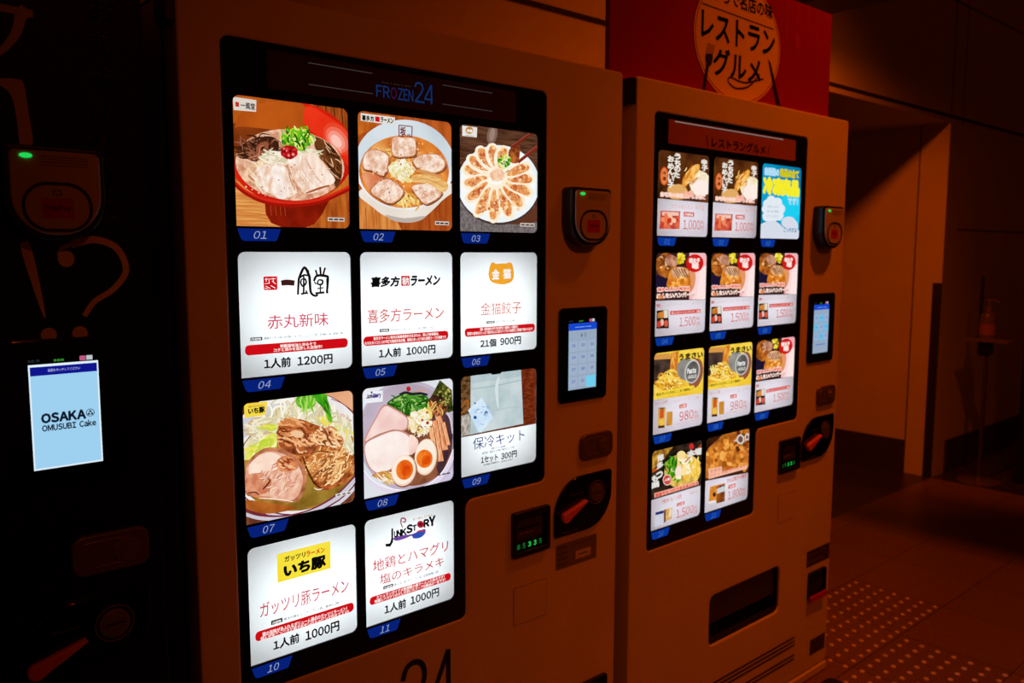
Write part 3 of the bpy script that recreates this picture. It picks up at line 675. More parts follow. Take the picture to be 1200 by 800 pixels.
def art_junk(c):
    pu = ink((110, 70, 150)); bl = ink((40, 80, 180))
    c.P([(196, 250), (240, 234), (300, 226), (330, 214), (376, 196), (378, 222), (350, 246), (312, 250), (300, 236), (260, 252), (215, 264)], pu, 4)
    c.P([(306, 234), (350, 212), (374, 210), (360, 238), (330, 250)], bl, 4); c.S([(330, 214), (350, 206), (372, 210)], 8, ink((190, 40, 60)))
    c.P([(186, 196), (196, 192), (196, 270), (180, 298), (154, 296), (152, 282), (178, 278), (186, 250)], K)
    for s_, a, b, r in (('U', (202, 212), (202, 246), (218, 206)), ('N', (220, 206), (220, 240), (240, 200)), ('K', (244, 200), (244, 234), (270, 192)), ('S', (274, 178), (274, 222), (304, 172)), ('T', (308, 178), (308, 208), (328, 174)), ('R', (372, 146), (372, 186), (400, 140)), ('Y', (402, 130), (402, 180), (434, 122))):
        c.T(s_, a, b, r, K, .06)
    c.E(352, 170, 20, 20, ink((170, 24, 40)), 0, 20); c.E(352, 170, 8, 8, ink((60, 20, 50)), 0, 12)
    c.S([(250, 190), (240, 160), (246, 136), (266, 142), (262, 158), (248, 154)], 8, ink((160, 60, 80)), .4)
    c.T('らーめん STYLE', (310, 136), (310, 150), (420, 98), ink((190, 160, 110)), .02)
    rd = ink((196, 40, 44))
    c.T('地鶏とハマグリ', (80, 378), (80, 446), (508, 262), rd, .004); c.T('塩のキラメキ', (120, 458), (120, 514), (484, 356), rd, .004)
    banner(c, dict(banner=((62, 588), (62, 634), (524, 446)), t1=((102, 578), (102, 598), (488, 462)), t2=((90, 602), (90, 622), (494, 484)), tag=((140, 524), (140, 542), (196, 506)), cont=((202, 508), (202, 522), (452, 434)), k=((148, 632), (148, 682), (268, 590)), p=((296, 582), (296, 630), (456, 536))),
           'ミシュランガイド大阪掲載の塩ラーメンの旨みです！', '地鶏とハマグリのだしの効いたスープは絶品の一言です！', '1000円', '1人前', '麺×1玉、塩だれスープ×1袋、低温調理鶏×1袋')

M1Q = {1: [(25, 30), (662, 106), (670, 768), (47, 757)], 2: [(33, 28), (619, 100), (624, 777), (44, 770)], 3: [(33, 38), (560, 102), (558, 776), (36, 769)],
       4: [(25, 26), (688, 24), (702, 705), (48, 770)], 5: [(28, 26), (630, 26), (636, 714), (40, 774)], 6: [(32, 30), (568, 30), (566, 706), (36, 762)],
       7: [(33, 110), (636, 36), (644, 644), (52, 778)], 8: [(30, 100), (592, 24), (590, 650), (42, 776)], 9: [(42, 96), (552, 26), (550, 658), (40, 776)],
       10: [(30, 168), (580, 34), (590, 574), (50, 768)], 11: [(30, 152), (538, 28), (542, 586), (40, 758)]}
ART1 = {1: art_red_bowl, 2: art_white_bowl, 3: art_gyoza, 4: art_akamaru, 5: art_kitakata, 6: art_kinneko, 7: art_pork_ramen, 8: art_egg_ramen, 9: art_cool_kit, 10: art_ichibuta, 11: art_junk}

# --- cards of the second machine
def price(c, tl, bl, rt, txt, col=(206, 60, 48)):
    c.T(txt, tl, bl, rt, ink(col), .0); 
def art_mentai(c):
    c.P([(0, 0), (514, 0), (514, 465), (0, 438)], ink((60, 26, 8), (104, 54, 18), 20))
    c.P([(130, 340), (260, 320), (300, 420), (160, 440)], ink((226, 170, 100)), 3)
    c.E(410, 300, 100, 110, ink((236, 214, 170), (255, 244, 222), 50), 0, 30, .05); c.E(420, 340, 80, 70, ink((255, 236, 226)), 0, 30, .08)
    for x, y, a, r in ((330, 220, -50, 96), (285, 270, -70, 70), (360, 190, -60, 66)): c.E(x, y, r, r*.42, ink((214, 120, 26), (250, 190, 90), 60), a, 24, .08)
    c.strands(30, 320, 230, 60, 80, 50, 8, [ink((250, 196, 100)), ink((206, 110, 20)), ink((255, 224, 150))], (100, 150))
    wl = ink((236, 226, 214))
    for s, x, y in (('う', 205, 60), ('ち', 205, 115), ('の', 205, 165), ('お', 150, 85), ('め', 150, 145), ('ん', 150, 195), ('た', 200, 215), ('い', 152, 250), ('子', 152, 300)): c.T(s, (x-24, y), (x-24, y+46), (x+24, y), wl, .06)
    for s, x, y in (('辛', 440, 90), ('子', 445, 140)): c.T(s, (x-26, y), (x-26, y+46), (x+26, y), wl, .06)
    c.E(96, 256, 34, 76, ink((214, 84, 30)), 0, 24); c.E(96, 256, 26, 66, ink((230, 130, 70)), 0, 24); c.T('冷', (80, 215), (80, 245), (112, 215), ink((120, 30, 10)), .03); c.T('凍', (80, 260), (80, 292), (112, 260), ink((120, 30, 10)), .03)
    c.T('自宅用の無着色からお得に', (70, 386), (70, 424), (455, 400), ink((255, 214, 200)), .08); c.T('お得', (268, 366), (268, 420), (345, 368), ink((250, 180, 160)), .07)
    c.T('うちのめんたい 辛子高', (160, 480), (160, 518), (446, 500), ink((222, 170, 166)), .0)
    c.P([(72, 540), (236, 542), (232, 690), (64, 690)], ink((176, 36, 24), (226, 110, 80), 60), 0); c.P([(86, 548), (224, 550), (222, 580), (84, 580)], ink((240, 196, 180)))
    c.blobs(10, 150, 610, 60, 34, 12, 26, [ink((196, 50, 24)), ink((238, 140, 100)), ink((246, 190, 160))]); c.P([(104, 560), (130, 560), (126, 670), (100, 670)], ink((236, 120, 76)))
    c.box((266, 546), (266, 584), (356, 550), ink((206, 60, 50))); c.T('冷凍商品', (274, 554), (274, 578), (348, 554), WH, .02)
    price(c, (264, 612), (264, 702), (412, 620), '1,000'); c.T('税込', (418, 616), (418, 648), (446, 620), VERM, 0); c.T('円', (418, 660), (418, 700), (446, 664), VERM, .0)
def art_blue_notice(c):
    c.P([(0, 0), (457, 0), (457, 800), (0, 800)], ink((0, 120, 170), (0, 150, 196), 6)); c.E(330, 440, 170, 190, ink((10, 176, 220), (20, 196, 236), 6), 0, 30); c.E(120, 330, 100, 150, ink((10, 160, 206)), 0, 30); c.E(330, 450, 110, 120, ink((30, 206, 240)), 0, 30)
    lb = ink((176, 220, 246)); ye = ink((246, 236, 40)); yd = ink((206, 196, 20))
    c.T('自販機の', (78, 72), (78, 142), (218, 90), lb, .09); c.T('商品は全て', (228, 84), (228, 158), (410, 104), yd, .09)
    c.T('冷凍商品', (70, 170), (70, 318), (410, 200), ye, .1); c.T('です！', (304, 366), (304, 426), (400, 372), lb, .08)
    cl = ink((226, 234, 242)); 
    for x, y, r in ((140, 390, 46), (200, 410, 46), (230, 470, 46), (210, 530, 50), (150, 550, 50), (100, 540, 46), (90, 470, 42), (100, 420, 40), (160, 470, 70), (140, 500, 70)): c.E(x, y, r, r*1.05, cl, 0, 24)
    c.P([(190, 570), (240, 580), (200, 540)], cl)
    for k, s in enumerate(('お召し上がり', '前に必ず解凍', 'してください')): c.T(s, (104+k*-4, 430+k*46), (104+k*-4, 456+k*46), (214, 432+k*46), ink((150, 170, 190)), 0)
    wg = ink((214, 220, 232))
    c.E(310, 600, 70, 56, wg, 0, 30); c.E(345, 640, 60, 70, wg, 0, 30); c.P([(20, 640), (100, 590), (190, 590), (280, 660), (420, 680), (420, 800), (20, 800)], wg, 3); c.P([(20, 630), (90, 640), (90, 780), (20, 780)], wg)
    c.T('こっちだよ', (264, 650), (264, 690), (390, 668), ink((70, 130, 180)), .03)
def art_mentai_burger(c):
    c.P([(0, 0), (524, 0), (524, 440), (0, 455)], ink((40, 22, 20), (74, 40, 36), 30))
    c.P([(345, 30), (500, 30), (500, 440), (345, 440)], ink((236, 160, 168), (246, 196, 200), 6)); c.P([(370, 180), (500, 150), (500, 440), (370, 440)], ink((250, 214, 214)), 0); c.P([(440, 180), (500, 150), (500, 440), (410, 440)], ink((252, 228, 226)), 0)
    c.P([(350, 190), (400, 220), (390, 330), (350, 370)], ink((226, 150, 100)), 3)
    c.P([(45, 240), (150, 250), (150, 330), (45, 340)], ink((30, 20, 48)), 3)
    def burger(x, y, rx, ry):
        c.E(x, y, rx, ry, ink((120, 60, 16), (206, 120, 40), 60, c3=(170, 90, 30)), 0, 30, .05)
        c.blobs(18, x, y-ry*.2, rx*.7, ry*.6, 8, 20, [ink((176, 84, 30)), ink((226, 160, 90)), ink((120, 60, 30)), ink((240, 196, 140))])
        for k in range(4): c.S([(x-rx*.5+k*rx*.28, y-ry*.7), (x-rx*.1+k*rx*.24, y-ry*.1)], 8, ink((70, 30, 20)), .3, 1)
    burger(140, 150, 96, 104); c.E(190, 110, 60, 46, ink((160, 96, 70), (214, 160, 130), 60), 20, 24, .08)
    c.blobs(26, 272, 88, 34, 50, 8, 18, [ink((236, 214, 50)), ink((206, 176, 20)), ink((250, 236, 110))])
    c.P([(155, 270), (180, 190), (250, 164), (330, 180), (352, 260), (350, 370), (160, 340)], ink((190, 96, 16), (236, 150, 50), 50), 4); c.E(262, 215, 80, 52, ink((196, 130, 84), (236, 190, 150), 70), 10, 24, .08)
    for k in range(5): c.S([(200+k*24, 180), (250+k*20, 250)], 9, ink((76, 34, 26)), .3, 1)
    c.blobs(16, 250, 290, 80, 50, 8, 18, [ink((250, 176, 80)), ink((206, 100, 20)), ink((255, 206, 130))])
    c.E(392, 132, 76, 76, ink((206, 24, 20)), 0, 34); c.T('明太子', (344, 90), (344, 130), (436, 92), ink((255, 226, 220)), .07); c.T('味', (372, 130), (372, 180), (424, 132), ink((255, 226, 220)), .07)
    c.T('博多めんたい専門店', (62, 340), (62, 376), (350, 322), ink((255, 214, 206)), .12); c.T('博多めんたい専門店', (66, 346), (66, 370), (346, 330), ink((230, 90, 70)), .03)
    c.T('めんたいハンバーグ', (60, 392), (60, 434), (390, 378), ink((255, 226, 214)), .1); c.T('めんたいハンバーグ', (90, 404), (90, 440), (390, 390), ink((70, 20, 14)), .0); c.T('和牛', (70, 404), (70, 440), (120, 402), ink((226, 120, 30)), .05)
    c.T('博多', (58, 482), (58, 512), (92, 480), VERM, .02); c.T('めんたいハンバーグ 二個入り', (98, 486), (98, 506), (442, 474), ink((216, 190, 186)), 0)
    c.P([(58, 540), (160, 530), (168, 690), (56, 694)], ink((40, 18, 16))); c.P([(66, 560), (120, 540), (124, 600), (66, 604)], ink((176, 96, 30), (214, 140, 60), 40)); c.P([(120, 535), (158, 532), (158, 600), (124, 600)], ink((226, 216, 196))); c.E(106, 640, 16, 30, ink((220, 190, 180)), 0, 16)
    c.E(78, 655, 20, 30, ink((206, 60, 40)), 0, 16, .1); c.E(142, 648, 18, 30, ink((214, 90, 60)), 0, 16, .1)
    c.box((178, 542), (178, 576), (448, 522), ink((206, 60, 48))); c.T('めんたいハンバーグ 2個', (190, 548), (190, 570), (440, 526), ink((255, 220, 214)), .02)
    price(c, (262, 596), (262, 686), (404, 590), '1,500'); c.T('税込', (412, 588), (412, 620), (442, 588), VERM, 0); c.T('円', (412, 634), (412, 672), (442, 634), VERM, 0)
def art_udon(c):
    c.P([(0, 0), (519, 0), (519, 395), (0, 470)], ink((236, 190, 40), (250, 216, 80), 14))
    c.E(140, 230, 140, 150, ink((44, 30, 26), (84, 62, 54), 26), -10); c.P([(35, 75), (180, 60), (190, 110), (35, 120)], ink((214, 150, 70)), 0)
    c.P([(190, 60), (262, 40), (240, 210), (180, 220)], ink((196, 104, 26), (236, 160, 60), 50, (3, 1, .6)), 0); c.strands(16, 220, 130, 30, 80, 90, 9, [ink((246, 180, 80)), ink((190, 96, 20)), ink((226, 140, 50))], (80, 100), .2)
    c.P([(40, 440), (50, 340), (130, 230), (220, 200), (300, 290), (310, 360), (200, 420)], ink((226, 160, 30), (250, 214, 100), 40), 4)
    c.strands(90, 170, 320, 110, 90, 70, 13, [ink((250, 216, 90)), ink((236, 176, 40)), ink((255, 236, 150)), ink((206, 130, 30))], (-30, 60), .8); c.blobs(14, 180, 300, 90, 80, 4, 8, [BRN, GRD])
    c.E(405, 230, 66, 130, ink((150, 84, 60)), 10); c.E(330, 200, 90, 96, ink((110, 106, 102), (160, 156, 150), 20), 0, 30); c.E(378, 216, 66, 104, ink((206, 204, 200)), 12, 34); c.E(378, 218, 56, 92, ink((84, 80, 78), (116, 112, 108), 20), 12, 34)
    c.T('Pasta', (332, 196), (332, 236), (410, 170), WH, .04, .2); c.T('GOLD', (342, 252), (342, 278), (416, 208), ink((216, 214, 206)), .05, .1)
    c.P([(60, 400), (300, 350), (395, 334), (400, 380), (250, 410), (40, 452)], ink((246, 212, 60)), 0); c.T('明太子パスタがここまで美味しく', (60, 410), (60, 436), (390, 350), ink((60, 44, 10)), .02)
    c.T('うまさい', (262, 70), (262, 122), (470, 34), ink((30, 20, 10)), .05)
    c.T('うまさい生麺', (44, 486), (44, 514), (158, 470), ink((206, 130, 126)), 0); c.T('パスタソース 二食', (176, 472), (176, 500), (440, 426), ink((222, 186, 182)), 0)
    c.P([(74, 544), (140, 530), (134, 700), (72, 712)], ink((200, 150, 60), (226, 180, 90), 30)); c.P([(90, 552), (126, 546), (124, 620), (88, 626)], ink((206, 84, 30))); c.E(106, 660, 24, 26, ink((236, 190, 70)), 0, 16, .08); c.P([(74, 534), (142, 530), (110, 552)], ink((110, 80, 40))); c.P([(78, 690), (132, 684), (132, 704), (76, 712)], BRN)
    c.P([(150, 570), (202, 562), (200, 680), (148, 690)], ink((196, 126, 34), (214, 150, 60), 40))
    c.box((264, 504), (264, 536), (328, 496), ink((214, 70, 48))); c.T('2人前', (272, 508), (272, 530), (320, 498), WH, .02)
    price(c, (266, 566), (266, 646), (390, 548), '980'); c.T('税込', (398, 552), (398, 580), (432, 540), VERM, 0); c.T('円', (398, 594), (398, 626), (432, 584), VERM, 0); c.T('別途消費税がかかります', (228, 668), (228, 678), (440, 630), ink((226, 150, 140)), 0)
def art_motsunabe(c):
    c.P([(0, 0), (500, 0), (500, 358), (0, 500)], ink((26, 18, 14), (60, 44, 32), 30))
    c.P([(45, 80), (230, 50), (150, 150), (45, 240)], ink((110, 66, 16), (214, 160, 60), 70), 0); c.S([(45, 250), (100, 225)], 26, ink((196, 84, 30)), .2, 1)
    c.E(310, 240, 170, 160, ink((20, 16, 14)), -16); c.E(310, 250, 156, 140, ink((190, 140, 40), (240, 206, 110), 40), -16)
    c.strands(50, 240, 230, 70, 100, 80, 16, [GRD, GR1, GR2, ink((60, 130, 20)), ink((130, 190, 50))], (60, 130), .7); c.E(370, 210, 26, 50, ink((90, 170, 50), (130, 200, 80), 40), 10, 16, .1)
    c.blobs(34, 330, 230, 120, 100, 16, 34, [ink((250, 226, 160)), ink((246, 206, 120)), ink((255, 240, 206)), ink((240, 190, 70))]); c.strands(30, 420, 230, 40, 90, 60, 16, [ink((250, 216, 110)), ink((240, 190, 60))], (80, 110)); c.strands(22, 230, 210, 50, 70, 70, 14, [GR1, GR2, GRD], (60, 120), .7)
    c.E(275, 250, 30, 46, ink((250, 226, 206)), 10, 20, .08); c.E(300, 120, 36, 34, ink((250, 220, 150)), 0, 18, .1)
    c.S([(330, 180), (468, 40)], 10, ink((190, 70, 40)), 0, 1)
    w = ink((226, 222, 216))
    for s, x, y in (('博', 120, 120), ('多', 118, 180), ('も', 70, 290), ('つ', 112, 260), ('鍋', 80, 340), ('や', 48, 350)): c.T(s, (x-26, y), (x-26, y+48), (x+26, y), w, .06)
    c.T('本場', (352, 90), (352, 140), (470, 60), w, .07); c.E(385, 52, 20, 24, ink((206, 40, 40)), 0, 16)
    c.E(178, 320, 38, 46, ink((236, 200, 186)), 0, 24); c.E(178, 320, 32, 38, ink((206, 70, 56)), 0, 24); c.T('人気', (156, 312), (156, 334), (202, 304), WH, .03)
    c.P([(66, 430), (440, 330), (446, 360), (66, 468)], ink((246, 170, 150)), 0); c.T('国産牛もつのうまみあふれる', (76, 434), (76, 462), (440, 332), ink((214, 60, 50)), .03)
    c.T('博多もつ鍋', (134, 484), (134, 520), (300, 444), ink((214, 120, 116)), .0); c.T('塩味', (370, 424), (370, 446), (440, 404), ink((224, 170, 160)), 0)
    c.P([(74, 590), (148, 570), (146, 690), (68, 708)], ink((206, 206, 220))); c.P([(76, 590), (148, 570), (148, 594), (76, 612)], ink((30, 36, 110))); c.P([(150, 568), (166, 562), (164, 666), (150, 676)], ink((110, 50, 20))); c.P([(166, 560), (222, 546), (218, 640), (164, 660)], ink((206, 160, 90), (236, 206, 150), 50)); c.E(205, 590, 12, 40, ink((236, 214, 180)), 10, 16)
    c.box((262, 514), (262, 540), (326, 484), ink((210, 66, 50))); c.T('2人前', (270, 516), (270, 536), (318, 490), WH, .02)
    price(c, (258, 568), (258, 646), (404, 530), '1,500'); c.T('税込', (410, 536), (410, 562), (436, 526), VERM, 0); c.T('円', (410, 574), (410, 604), (436, 566), VERM, 0)
def art_hitokuchi(c):
    c.P([(0, 0), (451, 0), (451, 395), (0, 480)], ink((34, 16, 8), (70, 34, 14), 20))
    c.P([(40, 400), (50, 230), (140, 130), (220, 70), (420, 30), (410, 340), (200, 400), (60, 450)], ink((150, 76, 16), (214, 130, 46), 50), 3)
    for k in range(110):
        x = c.rng.uniform(50, 400); y = c.rng.uniform(70, 380)
        if y < 250-(x-50)*.75: continue
        c.E(x, y, c.rng.uniform(16, 28), c.rng.uniform(14, 22), c.rng.choice([ink((226, 140, 50)), ink((190, 100, 26)), ink((246, 176, 84)), ink((160, 80, 20)), ink((236, 160, 70)), ink((206, 116, 40))]), c.rng.uniform(0, 180), 12, .12)
    c.blobs(26, 350, 130, 60, 90, 8, 20, [ink((120, 56, 16)), ink((90, 40, 14)), ink((176, 96, 36))]); c.S([(360, 320), (410, 350)], 20, ink((236, 150, 70)), .2, 1)
    c.E(340, 118, 34, 42, ink((214, 206, 200)), 0, 20); c.E(340, 118, 22, 28, ink((110, 80, 60)), 0, 16); c.S([(286, 130), (310, 128)], 12, ink((214, 206, 200)), 0, 1); c.T('口', (384, 76), (384, 130), (410, 74), ink((214, 206, 200)), .05)
    c.P([(68, 372), (180, 346), (186, 390), (400, 336), (402, 366), (68, 456)], ink((246, 186, 160)), 0); c.T('ひとくち餃子の生まれ', (76, 414), (76, 444), (396, 344), ink((206, 90, 70)), .0); c.T('手包み', (80, 380), (80, 406), (174, 356), ink((206, 90, 70)), .0)
    c.T('ひと口餃子の詰合', (228, 454), (228, 490), (398, 404), ink((206, 84, 76)), .02)
    c.P([(80, 522), (210, 490), (200, 640), (66, 670)], ink((206, 120, 30), (226, 146, 50), 30)); c.P([(134, 520), (210, 500), (206, 650), (134, 670)], ink((110, 50, 16), (176, 96, 36), 30)); c.P([(136, 545), (210, 505), (208, 560), (138, 585)], ink((206, 206, 206))); c.E(116, 590, 14, 20, BRN, 0, 14); c.E(170, 520, 9, 9, ink((30, 40, 90)), 0, 10); c.E(196, 512, 9, 9, ink((30, 30, 40)), 0, 10); c.P([(64, 650), (130, 636), (130, 656), (64, 672)], ink((230, 224, 216)))
    c.box((238, 512), (238, 544), (298, 496), ink((206, 60, 56))); c.T('冷凍', (246, 516), (246, 538), (290, 500), WH, .02)
    price(c, (236, 566), (236, 648), (356, 536), '1,800', (196, 70, 62)); c.T('税込', (362, 540), (362, 566), (388, 532), VERM, 0); c.T('円', (362, 578), (362, 610), (388, 570), VERM, 0)
QM = [(40, 42), (484, 58), (476, 758), (40, 745)]; QB = [(48, 44), (494, 46), (484, 718), (36, 766)]; QU = [(35, 66), (482, 8), (466, 668), (22, 774)]
M2Q = {1: QM, 2: QM, 3: [(50, 32), (434, 82), (410, 762), (28, 748)], 4: QB, 5: QB, 6: QB, 7: QU, 8: QU, 9: QB, 10: [(45, 86), (470, 0), (456, 606), (30, 748)], 11: [(48, 116), (418, 22), (406, 632), (26, 752)]}
ART2 = {1: art_mentai, 2: art_mentai, 3: art_blue_notice, 4: art_mentai_burger, 5: art_mentai_burger, 6: art_mentai_burger, 7: art_udon, 8: art_udon, 9: art_mentai_burger, 10: art_motsunabe, 11: art_hitokuchi}

# ------------------------------------------------------------------ the place: floor, walls
WY, WX, HEAD = .79, 4.81, 2.20
def tile_mat():
    m, nt, out = new_mat('brown_floor_tile')
    b = nt.nodes.new('ShaderNodeBsdfPrincipled'); nt.links.new(b.outputs[0], out.inputs[0])
    tc = nt.nodes.new('ShaderNodeTexCoord'); mp = nt.nodes.new('ShaderNodeMapping')
    mp.inputs['Location'].default_value = (-2.848+.373*8, .06+.373*8, 0)
    br = nt.nodes.new('ShaderNodeTexBrick'); br.offset = 0; br.squash = 1
    br.inputs['Scale'].default_value = 1; br.inputs['Brick Width'].default_value = .373; br.inputs['Row Height'].default_value = .373
    br.inputs['Mortar Size'].default_value = .0022; br.inputs['Mortar Smooth'].default_value = .1
    br.inputs['Color1'].default_value = (*lin((150, 118, 100)), 1); br.inputs['Color2'].default_value = (*lin((138, 108, 92)), 1); br.inputs['Mortar'].default_value = (*lin((58, 46, 40)), 1)
    nz = nt.nodes.new('ShaderNodeTexNoise'); nz.inputs['Scale'].default_value = 90; nz.inputs['Detail'].default_value = 6
    rp = nt.nodes.new('ShaderNodeValToRGB'); rp.color_ramp.elements[0].position = .3; rp.color_ramp.elements[0].color = (.6, .6, .6, 1); rp.color_ramp.elements[1].position = .7
    mx = nt.nodes.new('ShaderNodeMix'); mx.data_type = 'RGBA'; mx.blend_type = 'MULTIPLY'; mx.inputs[0].default_value = 1
    nt.links.new(tc.outputs['Object'], mp.inputs[0]); nt.links.new(mp.outputs[0], br.inputs['Vector']); nt.links.new(tc.outputs['Object'], nz.inputs['Vector'])
    nt.links.new(nz.outputs['Fac'], rp.inputs[0]); nt.links.new(br.outputs['Color'], mx.inputs[6]); nt.links.new(rp.outputs[0], mx.inputs[7]); nt.links.new(mx.outputs[2], b.inputs['Base Color'])
    b.inputs['Roughness'].default_value = .38
    return m
WALL = pbr('beige_wall_panel', (206, 200, 190), .55, bump=.03, bscale=60)
WALLD = pbr('dark_joint', (40, 34, 30), .8)
SKIRT = pbr('dark_stone_skirting', (62, 54, 48), .35)
DKFLOOR = pbr('dark_stone_floor', (58, 48, 42), .35, var=.3)
mb = MB(); mb.box(-4.5, WX, -5.5, WY, -.1, 0, tile_mat()); struct(mb.build('floor'))
mb = MB(); mb.box(WX, 8, -5.5, WY, -.1, -.001, DKFLOOR); mb.box(2.4, WX, WY, 3.4, -.1, -.001, DKFLOOR); struct(mb.build('floor_dark'))
mb = MB(); T = 4.15
mb.box(-4.5, 2.4, WY, WY+.12, 0, T, WALL); mb.box(2.4, WX, WY, WY+.12, HEAD, T, WALL); mb.box(WX, 8, WY, WY+.12, 0, T, WALL)
struct(mb.build('wall_back'))
mb = MB(); mb.box(WX, WX+.12, WY+.12, 3.4, 0, HEAD+.1, WALL); mb.box(2.28, 2.4, WY+.12, 3.4, 0, HEAD+.1, WALL); mb.box(2.28, WX+.12, 3.4, 3.52, 0, HEAD+.1, WALL); struct(mb.build('wall_alcove'))
mb = MB(); mb.box(2.4, WX, WY+.12, 3.4, HEAD, HEAD+.1, WALL); struct(mb.build('ceiling_alcove'))
def joint(x0, x1, y0, y1, z0, z1, n):
    m_ = MB(); m_.box(x0, x1, y0, y1, z0, z1, WALLD); struct(m_.build('trim_%d' % n))
joint(-4.5, 8, WY-.003, WY+.001, 2.228, 2.246, 1)
joint(-4.5, 8, WY-.002, WY+.001, 2.902, 2.910, 2)
joint(WX-.006, WX+.002, WY-.002, WY+.001, 2.246, T, 3)
joint(WX+.17, WX+.176, WY-.002, WY+.001, HEAD, T, 4)
joint(WX+.18, 8, WY-.002, WY+.001, 1.560, 1.566, 5)
joint(WX-.002, WX+.001, WY+.168, WY+.175, 0, HEAD, 6)
mb = MB(); mb.box(WX+.18, 8, WY-.012, WY+.001, 0, .215, SKIRT); struct(mb.build('baseboard_back'))
mb = MB(); mb.box(WX-.012, WX+.001, WY+.17, 3.4, 0, .215, SKIRT); struct(mb.build('baseboard_alcove'))
GUARD = pbr('corner_guard', (40, 34, 30), .4); mb = MB()
mb.box(WX-.005, WX+.001, WY-.001, WY+.052, 0, 1.23, GUARD)
struct(mb.build('trim_7'))

# overhead beam projecting from the wall
mb = MB(); mb.box(2.72, 2.955, -.9, WY, 2.45, 2.62, pbr('black_paint', (8, 7, 7), .6))
tag(mb.build('overhead_beam'), 'black square beam projecting overhead from the wall above the red sign', 'beam')

# ------------------------------------------------------------------ vending machines
def ribbon(mb, pts, w, y, m, taper=0, k=6):
    p = [np.array(q, float) for q in smooth_line(pts, k)]; N = len(p); L = []; Q = []
    for i in range(N):
        d = p[min(i+1, N-1)]-p[max(i-1, 0)]; l = np.hypot(*d) or 1; nrm = np.array((-d[1], d[0]))/l
        t = i/(N-1); ww = w*.5*(1-taper*t); L.append(p[i]+nrm*ww); Q.append(p[i]-nrm*ww)
    for i in range(N-1): mb.xz([tuple(L[i]), tuple(Q[i]), tuple(Q[i+1]), tuple(L[i+1])], y, m)
def panel_loop(g=0):
    return fillet([(-.016-g, .644-g), (.470+g, .644-g), (.470+g, .899-g), (.697+g, .899-g), (.697+g, 1.753+g), (-.016-g, 1.753+g)], [.012, .014, .022, .014, .014, .014])
def sh(lp, xo): return [(x+xo, z) for x, z in lp]
GRN = ink((30, 215, 85)); TABB = pbr('tab_blue', (20, 60, 170), .3)

